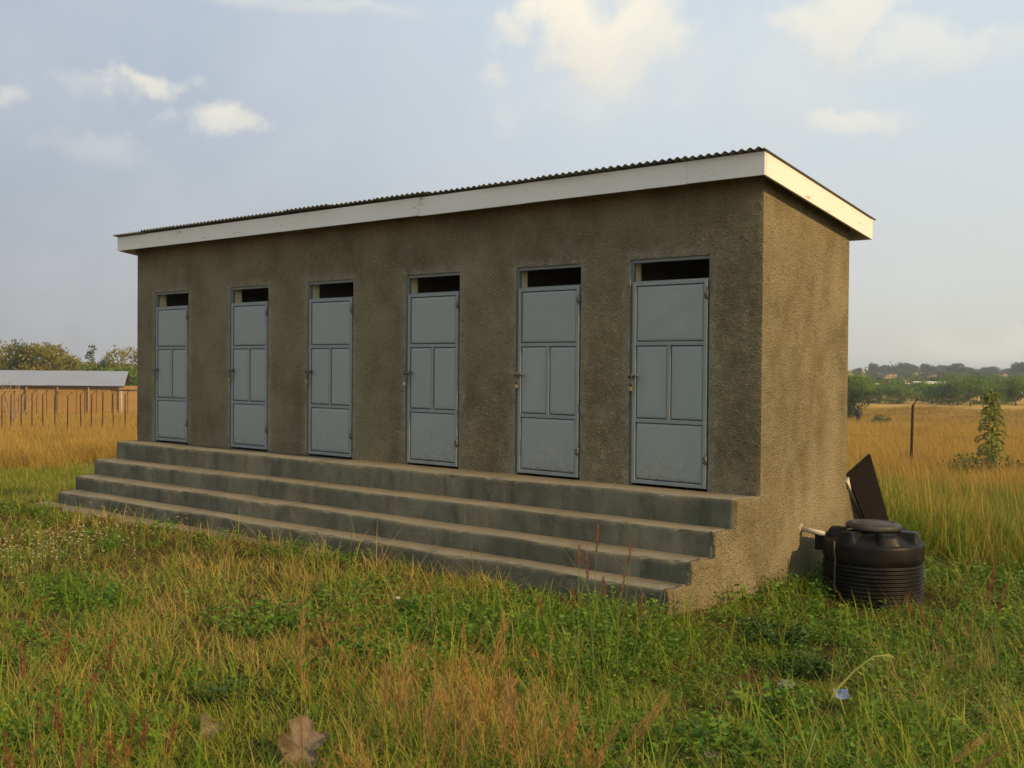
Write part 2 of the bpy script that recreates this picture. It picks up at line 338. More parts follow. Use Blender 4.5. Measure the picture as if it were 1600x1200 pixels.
class MB:
    def __init__(s): s.bm = bmesh.new(); s.mats = []
    def mi(s, m):
        if m not in s.mats: s.mats.append(m)
        return s.mats.index(m)
    def box(s, a, b, mat, bev=0.0):
        x0, y0, z0 = a; x1, y1, z1 = b
        vs = [s.bm.verts.new(v) for v in ((x0,y0,z0),(x1,y0,z0),(x1,y1,z0),(x0,y1,z0),(x0,y0,z1),(x1,y0,z1),(x1,y1,z1),(x0,y1,z1))]
        fs = [s.bm.faces.new([vs[i] for i in f]) for f in ((3,2,1,0),(4,5,6,7),(0,1,5,4),(1,2,6,5),(2,3,7,6),(3,0,4,7))]
        k = s.mi(mat)
        for f in fs: f.material_index = k
        if bev:
            es = list({e for f in fs for e in f.edges})
            r = bmesh.ops.bevel(s.bm, geom=es, offset=bev, segments=2, affect='EDGES', profile=0.6)
            for f in r['faces']: f.material_index = k
        return s
    def face(s, pts, mat):
        f = s.bm.faces.new([s.bm.verts.new(p) for p in pts]); f.material_index = s.mi(mat); return f
    def tube(s, pts, rad, mat, n=8, cap=True):
        pts = [Vector(p) for p in pts]; rings = []; k = s.mi(mat)
        rads = rad if isinstance(rad, (list, tuple)) else [rad]*len(pts)
        for i, p in enumerate(pts):
            t = (pts[min(i+1, len(pts)-1)] - pts[max(i-1, 0)]).normalized()
            a = t.cross(Vector((0, 0, 1)) if abs(t.z) < 0.9 else Vector((1, 0, 0))).normalized(); b = t.cross(a)
            rings.append([s.bm.verts.new(p + (a*math.cos(2*math.pi*j/n) + b*math.sin(2*math.pi*j/n))*rads[i]) for j in range(n)])
        for i in range(len(rings)-1):
            for j in range(n):
                f = s.bm.faces.new((rings[i][j], rings[i][(j+1) % n], rings[i+1][(j+1) % n], rings[i+1][j])); f.material_index = k; f.smooth = True
        if cap:
            for rg in (rings[0][::-1], rings[-1]): f = s.bm.faces.new(rg); f.material_index = k
        return s
    def lathe(s, prof, mat, n=48, center=(0, 0, 0)):
        k = s.mi(mat); cx, cy, cz = center; rings = []
        for r, z in prof:
            rings.append([s.bm.verts.new((cx + r*math.cos(2*math.pi*j/n), cy + r*math.sin(2*math.pi*j/n), cz+z)) for j in range(n)] if r > 1e-5 else [s.bm.verts.new((cx, cy, cz+z))])
        for a, b in zip(rings, rings[1:]):
            for j in range(n):
                q = [a[j % len(a)], a[(j+1) % len(a)], b[(j+1) % len(b)], b[j % len(b)]]
                q = list(dict.fromkeys(q))
                if len(q) > 2: f = s.bm.faces.new(q); f.material_index = k; f.smooth = True
        return s
    def mesh(s, name, recalc=True):
        if recalc: bmesh.ops.recalc_face_normals(s.bm, faces=s.bm.faces)
        me = bpy.data.meshes.new(name); s.bm.to_mesh(me); s.bm.free()
        for m_ in s.mats: me.materials.append(MATS[m_])
        return me
    def build(s, name, parent=None, loc=None, recalc=True): return link(name, s.mesh(name, recalc), parent, loc)

# value noise for layout
_G = rng.random((64, 64))
def vnoise(x, y):
    xi = np.floor(x).astype(int); yi = np.floor(y).astype(int); fx = x-xi; fy = y-yi
    fx = fx*fx*(3-2*fx); fy = fy*fy*(3-2*fy)
    g = lambda a, b: _G[a % 64, b % 64]
    return (g(xi, yi)*(1-fx)+g(xi+1, yi)*fx)*(1-fy) + (g(xi, yi+1)*(1-fx)+g(xi+1, yi+1)*fx)*fy
def fbm(x, y): return 0.55*vnoise(x, y) + 0.3*vnoise(x*2.1+7, y*2.1+3) + 0.15*vnoise(x*4.3+1, y*4.3+9)

# ------------------------------------------------------------------ terrain
LEN, DEP = 9.632, 1.786
_kr = np.array([0, 4, 6, 9, 12, 28, 59, 85, 200, 350, 700, 1200, 2000, 2500.0])
_kz = np.array([.10, .08, .03, -.03, -.20, -1.0, -1.8, -2.5, -3.6, -3.6, -1.6, 0.2, 1.2, 1.2])
def sstep(x, a, b):
    t = np.clip((x-a)/(b-a), 0, 1); return t*t*(3-2*t)
def ground(x, y):
    x = np.asarray(x, float); y = np.asarray(y, float)
    rho = np.hypot(x-CAM[0], y-CAM[1]); h = np.interp(rho, _kr, _kz)
    h = h + (fbm(x*0.55+20, y*0.55+11)-0.5)*0.16*sstep(rho, 3, 6) + (fbm(x*0.05+5, y*0.05)-0.5)*0.8*sstep(rho, 25, 90)
    dx = np.maximum(np.maximum(-LEN-x, x), 0); dy = np.maximum(np.maximum(-1.3-y, y-DEP), 0)
    d = np.hypot(dx, dy); w = 1-sstep(d, 0.25, 4.0)
    pad = -0.03 - 0.14*sstep(x, 0.0, 0.8)
    return h*(1-w) + pad*w
def gz(x, y): return float(ground(x, y))
def on_ground(px, py, dmin=2.0):
    """walk along the ray of a pixel until it meets the terrain"""
    d = ray(px, py); t = dmin
    for _ in range(4000):
        p = CAM + d*t
        if p[2] < gz(p[0], p[1]): break
        t *= 1.004
    return p
def place(px, depth):
    p = CAM + ray(px, 575)*depth; return np.array([p[0], p[1], gz(p[0], p[1])])
def ztop(px, py, depth): return float((CAM + ray(px, py)*depth)[2])

rad = np.concatenate([np.linspace(0, 30, 91), np.geomspace(31, 2500, 84)]); ang = np.linspace(0, 2*np.pi, 193)[:-1]
gx = CAM[0] + rad[:, None]*np.cos(ang)[None]; gy = CAM[1] + rad[:, None]*np.sin(ang)[None]
vv = np.stack([gx, gy, ground(gx, gy)], -1).reshape(-1, 3); na = len(ang)
ii, jj = np.meshgrid(np.arange(1, len(rad)-1), np.arange(na), indexing='ij')
q = np.stack([ii*na+jj, (ii+1)*na+jj, (ii+1)*na+(jj+1) % na, ii*na+(jj+1) % na], -1).reshape(-1, 4)
t = np.stack([np.zeros(na, int), na+np.arange(na), na+(np.arange(na)+1) % na], -1)
g = link('ground', mesh_np('ground', vv, mats=['soil'], quads=q, tris=t, smooth=True)); g['kind'] = 'structure'

# ------------------------------------------------------------------ the latrine block
B = empty('latrine_block', (0, 0, 0))
tag(B, 'long rendered latrine block with six grey metal doors and concrete steps', 'building')
TH = 0.18
DOORS = [(-9.151, .755), (-7.410, .735), (-5.873, .757), (-4.206, .740), (-2.648, .748), (-1.289, .770)]
ZD, ZV = 1.85, 2.06              # top of the door leaf, top of the vent opening (above landing)
def roofz(y): return Z0 + 2.830 - (y+0.232)*0.1352 - 0.03
zf, zbk = roofz(0), roofz(DEP)
w_ = MB()
xs = [-LEN]
for l, wd in DOORS: xs += [l-0.035, l+wd+0.02]
xs.append(0.0)
zs = [-0.4, Z0, Z0+ZV, None]
w_.face([(0, 0, -.4), (0, DEP, -.4), (0, DEP, zbk), (0, 0, zf)], 'plaster')
w_.face([(-LEN, DEP, -.4), (-LEN, 0, -.4), (-LEN, 0, zf), (-LEN, DEP, zbk)], 'plaster')
w_.face([(0, DEP, -.4), (-LEN, DEP, -.4), (-LEN, DEP, zbk), (0, DEP, zbk)], 'plaster')
w_.face([(-LEN, 0, zf), (0, 0, zf), (0, TH, roofz(TH)), (-LEN, TH, roofz(TH))], 'plaster')
# inside
zi = roofz(TH); zib = roofz(DEP-TH)
for i in range(len(xs)-1):
    for j in (1, 2):
        a, b = zs[j], (zs[j+1] if zs[j+1] is not None else zi)
        if i % 2 == 1 and j == 1: continue
        w_.face([(xs[i], TH, a), (xs[i], TH, b), (xs[i+1], TH, b), (xs[i+1], TH, a)], 'interior')
w_.face([(-TH, TH, Z0), (-TH, DEP-TH, Z0), (-TH, DEP-TH, zib), (-TH, TH, zi)], 'interior')
w_.face([(-LEN+TH, TH, Z0), (-LEN+TH, DEP-TH, Z0), (-LEN+TH, DEP-TH, zib), (-LEN+TH, TH, zi)], 'interior')
w_.face([(-TH, DEP-TH, Z0), (-LEN+TH, DEP-TH, Z0), (-LEN+TH, DEP-TH, zib), (-TH, DEP-TH, zib)], 'interior')
w_.face([(-TH, TH, Z0+.001), (-LEN+TH, TH, Z0+.001), (-LEN+TH, DEP-TH, Z0+.001), (-TH, DEP-TH, Z0+.001)], 'interior')
for i in range(6):
    a, b = xs[1+2*i], xs[2+2*i]; za, zb = Z0, Z0+ZV
    for y0, y1, mt in ((0, .03, 'smooth_plaster'), (.03, TH, 'cream_paint')):
        w_.face([(a, y0, za), (a, y1, za), (a, y1, zb), (a, y0, zb)], mt)
        w_.face([(b, y1, za), (b, y0, za), (b, y0, zb), (b, y1, zb)], mt)
        w_.face([(a, y0, zb), (a, y1, zb), (b, y1, zb), (b, y0, zb)], 'smooth_plaster')
bmesh.ops.remove_doubles(w_.bm, verts=w_.bm.verts, dist=1e-5)
def subdiv(vals, step):
    out = [vals[0]]
    for a, b in zip(vals, vals[1:]):
        k = max(1, int(round((b-a)/step))); out += [a+(b-a)*i/k for i in range(1, k+1)]
    return np.array(out)
GX = subdiv(xs, .024); GZ = subdiv([Z0-.03, Z0, Z0+ZV, zf], .024); nx_, nz_ = len(GX), len(GZ)
XX, ZZ = np.meshgrid(GX, GZ, indexing='ij'); YY = -np.abs(rng.normal(0, .0022, XX.shape))*(1+.8*fbm(XX*6, ZZ*6)) - .004*(fbm(XX*2.5, ZZ*2.5)-.5)
bandv = np.zeros_like(XX)
for i in range(6):
    a, b = xs[1+2*i], xs[2+2*i]; dx_ = np.maximum(np.maximum(a-XX, XX-b), 0); dz_ = np.maximum(ZZ-(Z0+ZV), 0); dd = np.hypot(dx_, dz_); bandv = np.maximum(bandv, np.exp(-(dd/.07)**2))
    YY *= np.clip(dd/.03, 0, 1)
YY[0] = YY[-1] = 0; YY[:, -1] = 0
me_ = wall_me = None
qs = []
for i in range(nx_-1):
    xm = (GX[i]+GX[i+1])/2; hole = any(xs[1+2*k] < xm < xs[2+2*k] for k in range(6))
    for j in range(nz_-1):
        if hole and Z0 < (GZ[j]+GZ[j+1])/2 < Z0+ZV: continue
        qs.append((i*nz_+j, (i+1)*nz_+j, (i+1)*nz_+j+1, i*nz_+j+1))
fw_me = mesh_np('front_wall', np.stack([XX, YY, ZZ], -1).reshape(-1, 3), mats=['plaster'], quads=np.array(qs))
at_ = fw_me.attributes.new('band', 'FLOAT', 'POINT'); at_.data.foreach_set('value', bandv.reshape(-1).astype(np.float32))
link('front_wall', fw_me, B)
wall = w_.build('wall', B, recalc=False)
# cubicle partitions
for i in range(5):
    x = (DOORS[i][0]+DOORS[i][1]+DOORS[i+1][0])/2
    pm = MB()
    vsb = [(x-.06, TH+.002, Z0), (x+.06, TH+.002, Z0), (x+.06, DEP-TH-.002, Z0), (x-.06, DEP-TH-.002, Z0)]
    vst = [(p[0], p[1], roofz(p[1])-.01) for p in vsb]
    for k in range(4): pm.face([vsb[k], vsb[(k+1) % 4], vst[(k+1) % 4], vst[k]], 'interior')
    pm.face(vst, 'interior'); pm.build('partition_wall', B)
# doors
def pillow(w, h, dep):
    vs = []; fs = []; U = [0, .012, .03, .07, .2, .35, .5, .65, .8, .93, .97, .988, 1]; n = len(U)-1
    for j in range(n+1):
        for i in range(n+1):
            u, v = U[i], U[j]
            e = min(min(u, 1-u)*w, min(v, 1-v)*h)
            k = 1-math.exp(-e/0.006)
            vs.append((u*w, -dep*k - 0.002*math.sin(math.pi*u)*math.sin(math.pi*v), v*h))
    for j in range(n):
        for i in range(n): a = j*(n+1)+i; fs.append((a, a+1, a+n+2, a+n+1))
    nb_ = len(vs)
    bor = [i for i in range(n+1)] + [(j+1)*(n+1)-1 for j in range(1, n+1)] + [n*(n+1)+i for i in range(n-1, -1, -1)] + [j*(n+1) for j in range(n-1, 0, -1)]
    for k in bor: vs.append((vs[k][0], .012, vs[k][2]))
    for k in range(len(bor)): fs.append((bor[(k+1) % len(bor)], bor[k], nb_+k, nb_+(k+1) % len(bor)))
    return vs, fs
lock_kind = ['shackle', 'brass', 'brass', 'hanging', 'brass', 'brass']
for i, (l, wd) in enumerate(DOORS):
    sag = random.Random(i+50).uniform(-.004, .004)
    fm = MB(); a, b = xs[1+2*i]+.001, xs[2+2*i]-.001                  # fixed steel frame
    fm.box((a, .022, Z0+.003), (a+.022, .060, Z0+ZV-.001), 'door_frame_paint').box((b-.018, .022, Z0+.003), (b, .065, Z0+ZV-.001), 'door_frame_paint')
    fm.box((a+.0225, .0215, Z0+ZV-.032), (b-.0185, .064, Z0+ZV-.001), 'door_frame_paint').box((a+.0225, .034, Z0+ZD-.03), (b-.0185, .064, Z0+ZD+.012), 'door_frame_paint')
    fm.build('door_frame', B)
    z0, z1 = Z0+.022, Z0+ZD; H = z1-z0; s_ = .036; yf, yb = -.006, .020
    dm = MB()
    dm.box((0, yf, 0), (s_, yb, H), 'door_bar_paint', .003).box((wd-s_, yf, 0), (wd, yb, H), 'door_bar_paint', .003)
    cuts = [0.0, .303*H, .685*H, H-.034]; rails = []
    for k, zc in enumerate((0, .303*H, .685*H, H-.034)): dm.box((s_+.0005, yf+.001, zc), (wd-s_-.0005, yb-.001, zc+.034), 'door_bar_paint', .003); rails.append(zc)
    dm.box((wd/2-.017, yf+.002, rails[1]+.0345), (wd/2+.017, yb-.002, rails[2]-.0005), 'door_bar_paint', .003)
    dm.box((s_-.01, .021, .012), (wd-s_+.01, .024, H-.012), 'door_backing')
    d = dm.build('door', B, (l, 0, z0)); d.rotation_euler = (0, sag*.35, 0)
    g_ = .007
    for (x0, x1, k) in ((s_, wd-s_, 0), (s_, wd/2-.017, 1), (wd/2+.017, wd-s_, 1), (s_, wd-s_, 2)):
        za = rails[k]+.034+g_; zb = rails[k+1]-g_
        vs, fs = pillow(x1-x0-2*g_, zb-za, .008)
        me = mesh_np('panel', vs, fs, ['door_paint'], smooth=True); link('panel', me, d, (x0+g_, .008, za))
    zb_ = .535*H                                                       # slide bolt, staple and padlock
    bo = MB(); bo.tube([(-.05, -.026, zb_), (.085, -.026, zb_)], .0085, 'bolt_steel').tube([(.075, -.026, zb_), (.083, -.05, zb_), (.083, -.066, zb_+.004)], .008, 'bolt_steel')
    for xx in (-.034, .012, .05): bo.box((xx-.009, -.038, zb_-.017), (xx+.009, -.0065, zb_+.017), 'bolt_steel', .003)
    bo.tube([(.006, -.024, zb_), (.002, -.036, zb_-.05), (.004, -.03, zb_-.085)], .006, 'bolt_steel', 6)
    bo.build('bolt', d)
    pk = MB(); zp = zb_-.085; tl = .02 if lock_kind[i] == 'hanging' else 0
    arc = [(.004+.013*math.cos(t_), -.032, zp+.012+.014*math.sin(t_)) for t_ in np.linspace(0, math.pi, 7)]
    pk.tube([(.017, -.032, zp-.02)]+arc+[(-.009, -.032, zp-.02)], .0035, 'bolt_steel', 6)
    pk.box((-.019-tl, -.041, zp-.055), (.019-tl, -.023, zp-.017), 'paper' if tl else 'brass', .004)
    pk.build('padlock', d)
    for zz in (.135*H, .925*H):
        hg = MB(); hg.tube([(wd+.004, -.012, zz-.04), (wd+.004, -.012, zz+.04)], .008, 'hinge_rust').box((wd-.03, -.0105, zz-.03), (wd+.002, -.0065, zz+.03), 'hinge_rust', .001)
        hg.tube([(wd+.004, -.012, zz+.04), (wd+.004, -.012, zz+.07)], .004, 'hinge_rust', 6)
        hg.build('hinge', d)

# steps
def rough_block(x0, x1, y0, y1, z0, z1, seed, nx=190, rr=.026, amp=.008, endmat='plaster', mat='concrete', ramp=0.0):
    r1 = np.random.default_rng(seed)
    prof = [(y0+.004, z0), (y0, (z0+z1)/2), (y0, z1-rr*2), (y0+.001, z1-rr), (y0+rr*.3, z1-rr*.3), (y0+rr, z1-.001), (y0+rr*2.4, z1), (y1, z1), (y1, z0)]
    n = len(prof); xsn = np.linspace(x0, x1, nx)
    low = np.interp(xsn, np.linspace(x0, x1, 22), r1.normal(0, amp, 22)); lowz = np.interp(xsn, np.linspace(x0, x1, 17), r1.normal(0, amp*.8, 17)) + ramp*(xsn-x0)/(x1-x0)
    V = np.zeros((nx, n, 3))
    for k, (y, z) in enumerate(prof):
        e = 1.0 if 1 <= k <= 6 else 0
        chip = (np.clip(r1.normal(-.5, 1, nx), 0, 3)*.004 + (r1.random(nx) < .06)*r1.uniform(.004, .014, nx)) if k in (3, 4, 5) else 0
        V[:, k, 0] = xsn; V[:, k, 1] = y + e*(low + r1.normal(0, .0012, nx)) + chip; V[:, k, 2] = z + (lowz*e if k > 1 else 0) - (chip if k in (4, 5) else 0)
    V[0, 3:6, 0] += .012; V[-1, 3:6, 0] -= .012
    faces = []; mi = []
    for i in range(nx-1):
        for k in range(n): faces.append((i*n+k, (i+1)*n+k, (i+1)*n+(k+1) % n, i*n+(k+1) % n)); mi.append(0)
    faces.append(tuple(range(n-1, -1, -1))); mi.append(0); faces.append(tuple((nx-1)*n+k for k in range(n))); mi.append(1)
    me = mesh_np('step', V.reshape(-1, 3), faces, [mat, endmat], midx=mi)
    bm = bmesh.new(); bm.from_mesh(me); bmesh.ops.recalc_face_normals(bm, faces=bm.faces); bm.to_mesh(me); bm.free()
    for p in me.polygons: p.use_smooth = len(p.vertices) == 4
    return me
ys = [-.386, -.658, -.937, -1.205]; zt = [Z0, Z0-.235, Z0-.441, Z0-.620]
xr = [-.022, -.061, -.107, -.145]; xl = [-LEN+.103, -LEN+.034, -LEN+.036, -LEN+.10]
for k in range(4):
    y1 = 0.003 if k == 0 else ys[k-1]+.004
    link('step', rough_block(xl[k], xr[k], ys[k], y1 if k else -.001, -.35, zt[k], 30+k), B)
# rough render over the step ends, run on from the gable wall
yl = subdiv([ys[3]-.006, ys[2]-.004, ys[1]-.004, ys[0]-.004, -.002], .02); zl = subdiv([-.3, 0, zt[3]+.001, zt[2]+.001, zt[1]+.001, zt[0]+.001], .02)
YL, ZL = np.meshgrid(yl, zl, indexing='ij'); XL = np.interp(YL, [-1.205, -.937, -.658, -.386, 0], [-.140, -.103, -.057, -.018, -.004]) + .010 + rng.normal(0, .0030, YL.shape) + .012*(fbm(YL*5+3, ZL*5)-.5)*np.clip(-YL/.2, 0, 1)
qs = []
def cap(y): return zt[0] if y > ys[0]-.004 else zt[1] if y > ys[1]-.004 else zt[2] if y > ys[2]-.004 else zt[3]
for i in range(len(yl)-1):
    for j in range(len(zl)-1):
        if (zl[j]+zl[j+1])/2 < cap((yl[i]+yl[i+1])/2): qs.append((i*len(zl)+j, (i+1)*len(zl)+j, (i+1)*len(zl)+j+1, i*len(zl)+j+1))
se = link('step_end_render', mesh_np('step_end_render', np.stack([XL, YL, ZL], -1).reshape(-1, 3), mats=['plaster'], quads=np.array(qs), smooth=True), B)
sm = se.modifiers.new('thick', 'SOLIDIFY'); sm.thickness = .05; sm.offset = -1
# thin concrete apron along the foot of the steps
ap = rough_block(-LEN-.2, -4.0, -1.40, -1.203, -.3, .012, 77, amp=.035, ramp=-.10, endmat='apron_concrete', mat='apron_concrete'); link('apron', ap, B)

# roof: corrugated sheets, fascia boards, purlins
OV, OXR, OXL, OYB, FH = .232, .125, .127, .253, .191
zft = Z0+2.837; yb_ = DEP+OYB; zbt = Z0+2.530
sl = (zbt-zft)/(yb_+OV)
def fz(y): return zft + (y+OV)*sl
pitch = .0762; x_start, x_end = -LEN-OXL-.05, OXR+.022
nsheet = 13; sw = (x_end-x_start)/nsheet
for k in range(nsheet):
    xa = x_start+k*sw-(.03 if k else 0); xb = x_start+(k+1)*sw+.03*(k < nsheet-1); nn = 90
    dz = random.uniform(-.004, .004)+ (k % 2)*.003 + .022*max(0, math.sin(math.pi*min(1, (k+.5)/9.5))); ye = random.uniform(-.02, .02)
    V = []; Fq = []
    for i in range(nn+1):
        x = xa+(xb-xa)*i/nn; zc = .010*math.sin(2*math.pi*x/pitch)
        for j, y in enumerate((-OV-.045+ye, DEP/2, yb_+.04)):
            for tk in (0, .0012): V.append((x, y, fz(y)+.016+zc+dz+tk))
    for i in range(nn):
        for j in range(2):
            a = i*6+j*2; Fq += [(a+1, a+7, a+9, a+3), (a, a+2, a+8, a+6)]
        a = i*6; Fq += [(a, a+6, a+7, a+1), (a+4, a+5, a+11, a+10)]
    Fq += [(0, 1, 3, 2), (2, 3, 5, 4), (nn*6, nn*6+2, nn*6+3, nn*6+1), (nn*6+2, nn*6+4, nn*6+5, nn*6+3)]
    me = mesh_np('roof_sheet', V, Fq, ['galvanised']); link('roof_sheet', me, B)
def board(pts, th, name='fascia_board'):       # pts: quad (outer face), th vector inwards
    mb = MB(); a = [Vector(p) for p in pts]; b = [p+Vector(th) for p in a]; k = 'fascia_paint'
    mb.face(a, k); mb.face(b[::-1], k)
    for i in range(4): mb.face([a[i], b[i], b[(i+1) % 4], a[(i+1) % 4]], k)
    bmesh.ops.remove_doubles(mb.bm, verts=mb.bm.verts, dist=1e-5)
    return mb.build(name, B)
def ray_y(px, py, y):
    d = ray(px, py); t_ = (y-CAM[1])/d[1]; return CAM+d*t_
def ray_x(px, py, x):
    d = ray(px, py); t_ = (x-CAM[0])/d[0]; return CAM+d*t_
j1, j2, j3 = (float(ray_y(px, py, -OV)[0]) for px, py in ((1073, 270), (822, 300), (655, 325)))
jx = [-LEN-OXL, j3, j2, j1, OXR]; offs = [0.004, -.004, 0.0, .003, 0]
for k in range(4):
    x0, x1 = jx[k], jx[k+1]-.003; o1 = offs[k]
    board([(x0, -OV-o1*.4, zft-FH+o1), (x1, -OV-o1*.4, zft-FH+o1*.5), (x1, -OV-o1*.4, zft+o1*.3), (x0, -OV-o1*.4, zft+o1*.3)], (0, .022, 0))
board([(OXR, -OV+.024, fz(-OV)-FH), (OXR, yb_, zbt-FH), (OXR, yb_, zbt), (OXR, -OV+.024, fz(-OV+.024))], (-.022, 0, 0))
board([(-LEN-OXL, yb_, zbt-FH), (-LEN-OXL, -OV+.024, zft-FH), (-LEN-OXL, -OV+.024, fz(-OV+.024)), (-LEN-OXL, yb_, zbt)], (.022, 0, 0))
board([(OXR-.025, yb_, zbt-FH), (-LEN-OXL+.025, yb_, zbt-FH), (-LEN-OXL+.025, yb_, zbt), (OXR-.025, yb_, zbt)], (0, -.022, 0))
for y in (-.17, .55, 1.25, DEP+.15):
    mb = MB(); z = fz(y)-.035
    mb.box((-LEN-OXL+.03, y-.02, z-.05), (OXR-.03, y+.02, z+.04), 'dark_timber'); mb.build('purlin', B)

# waste pipe from the gable wall to the tank
pw = ray_x(1252, 826, 0.0); TANK = np.array([.605, .93]); TR = .42
mb = MB(); mb.tube([(-.03, pw[1], pw[2]+.004), (.235, pw[1]-.02, pw[2]-.022)], .022, 'white_pipe', 14); mb.build('waste_pipe', B)
mb = MB(); rr_ = random.Random(3)
mb.lathe([(.045, .0), (.038, .008), (.022, .012)], 'smooth_plaster', 9); pc = mb.build('pipe_collar', B, (0.0, pw[1], pw[2]+.003)); pc.rotation_euler = (0, math.pi/2, 0)

# rear vault with the open black lid
v0 = ray_x(1320, 750, 0.0); v1 = ray_x(1347, 806, 0.0)
sy = (v1[2]-v0[2])/(v1[1]-v0[1]); yE = DEP+.75; zE = v0[2]+sy*(yE-DEP)
yT = DEP+.003; zT = v0[2]+sy*(yT-DEP)
mb = MB(); xa, xb = -.012, -LEN+.05
mb.face([(xa, yT, -.5), (xa, yE, -.5), (xa, yE, max(zE, -.4)), (xa, yT, zT)], 'plaster')
mb.face([(xb, yT, -.5), (xb, yT, zT), (xb, yE, max(zE, -.4)), (xb, yE, -.5)], 'plaster')
mb.face([(xa, yT, zT), (xa, yE, max(zE, -.4)), (xb, yE, max(zE, -.4)), (xb, yT, zT)], 'plaster')
mb.face([(xa, yE, -.5), (xb, yE, -.5), (xb, yE, max(zE, -.4)), (xa, yE, max(zE, -.4))], 'plaster')
mb.build('vault', B)
mb = MB(); nrm = Vector((0, -sy, 1)).normalized(); dirv = Vector((0, 1, sy)).normalized()
P0 = Vector((0, yT, zT)); Ls = (yE-yT)/dirv.y*.98
for x0 in (.016,):
    pts = [P0+Vector((x0, 0, 0)), P0+dirv*Ls+Vector((x0, 0, 0)), P0+dirv*Ls+Vector((-.10, 0, 0)), P0+Vector((-.10, 0, 0))]
    up_ = nrm*.05
    a = [p+nrm*.002 - nrm*.03 for p in pts]; b = [p+up_ for p in pts]
    mb.face(b, 'pale_cement'); mb.face(a[::-1], 'pale_cement')
    for i in range(4): mb.face([a[i], a[(i+1) % 4], b[(i+1) % 4], b[i]], 'pale_cement')
mb.build('vault_kerb', B)
c0 = ray_x(1321, 741, -.02); c1 = ray_x(1357, 853, -.02)
offv = np.array([.10, .16, .0]); dep0 = float((c0-CAM)@FW)
p2 = at(1357, 709, dep0+.06); p3 = at(1395, 853, dep0+.30)
c1 = at(1366, 853, dep0+.20)
qd = [Vector(c0), Vector(c1), Vector(p3), Vector(p2)]
# make it planar
nn_ = (qd[1]-qd[0]).cross(qd[3]-qd[0]).normalized(); qd[2] = qd[2]-nn_*((qd[2]-qd[0]).dot(nn_))
mb = MB(); bq = [p+nn_*.03 for p in qd]
mb.face(qd, 'black_sheet'); mb.face(bq[::-1], 'black_sheet')
for i in range(4): mb.face([qd[i], bq[i], bq[(i+1) % 4], qd[(i+1) % 4]], 'black_sheet')
lid = mb.build('vault_lid', B); lid['label'] = 'black metal lid propped open behind the block'
hp = qd[3].lerp(qd[2], .72); mb = MB()
mb.tube([hp, hp+Vector((.03, .02, .012)), hp+Vector((.035, .022, -.02)), hp+Vector((.0, .0, -.03))], .005, 'bolt_steel', 6); mb.build('lid_handle', B)

# ------------------------------------------------------------------ water tank
tz = gz(TANK[0], TANK[1])-.03
T = empty('water_tank', (TANK[0], TANK[1], tz)); tag(T, 'squat black ribbed plastic water tank in the grass beside the gable wall', 'water tank')
prof = [(0, 0), (.395, 0)]; nr = 11; rib0, rib1 = .015, .385
for k in range(nr):
    za = rib0+(rib1-rib0)*k/nr; dz = (rib1-rib0)/nr
    for f_, r_ in ((.0, .398), (.18, .401), (.36, .416), (.5, .4205), (.64, .416), (.82, .401)): prof.append((r_, za+dz*f_))
prof += [(.402, rib1), (.410, .40), (.418, .415), (.420, .45), (.420, .53), (.417, .548), (.405, .560), (.388, .566), (.33, .585), (.24, .615), (.215, .63), (.205, .66), (0, .66)]
mb = MB(); mb.lathe(prof, 'tank_plastic', 72); mb.build('body', T)
for k in range(6):                                   # raised shoulders round the top
    bm = bmesh.new(); n1, n2 = 10, 10
    a0 = R(k*60+12); grid = []
    for i in range(n1+1):
        row = []
        for j in range(n2+1):
            u, v = i/n1, j/n2; r_ = .20+.195*u; th = (v-.5)*R(34)
            eu = min(1, (1-u)/.22); ev = min(1, min(v, 1-v)/.22)
            base = float(np.interp(r_, [.2, .215, .24, .33, .388, .42], [.63, .63, .615, .585, .566, .55]))-.004
            hgt = (.652 - base)*math.sin(eu*math.pi/2)*math.sin(ev*math.pi/2)
            row.append(bm.verts.new((r_*math.cos(a0+th), r_*math.sin(a0+th), base+hgt)))
        grid.append(row)
    for i in range(n1):
        for j in range(n2): f = bm.faces.new((grid[i][j], grid[i+1][j], grid[i+1][j+1], grid[i][j+1])); f.smooth = True
    me = bpy.data.meshes.new('shoulder'); bm.to_mesh(me); bm.free(); me.materials.append(MATS['tank_plastic']); link('shoulder', me, T)
mb = MB(); mb.lathe([(.19, .655), (.226, .657), (.232, .667), (.232, .692), (.226, .700), (.205, .703), (.2, .712), (.18, .715), (.175, .708), (.12, .708), (.115, .713), (.0, .714)], 'tank_dusty', 56)
mb.build('lid', T)
mb = MB(); dv = Vector((pw[0]-TANK[0], pw[1]-.02-TANK[1], 0)).normalized(); c_ = dv*.43
mb.box((-.06, -.045, .44), (.045, .045, .60), 'tank_plastic', .01); fl = mb.build('inlet_box', T, (c_.x, c_.y, 0)); fl.rotation_euler = (0, 0, math.atan2(dv.y, dv.x)+math.pi)
cr = (-RI*.395 - FW*.19); cr = cr/np.hypot(cr[0], cr[1])*.428
mb = MB(); mb.tube([(cr[0]*1.02, cr[1]*1.02, .575), (cr[0]*1.03, cr[1]*1.03, .50), (cr[0]*.99, cr[1]*.99, .43), (cr[0]*1.03+.012, cr[1]*1.03, .40), (cr[0]*1.01, cr[1]*1.01, .25), (cr[0], cr[1], .05)], .008, 'rope', 6); mb.build('overflow_hose', T)
mb = MB(); a_ = [Vector((cr[0]*.72, cr[1]*.72, .665)), Vector((cr[0]*.5, cr[1]*.5, .672))]; mb.tube(a_, .006, 'rope', 6); mb.build('lid_tab', T)

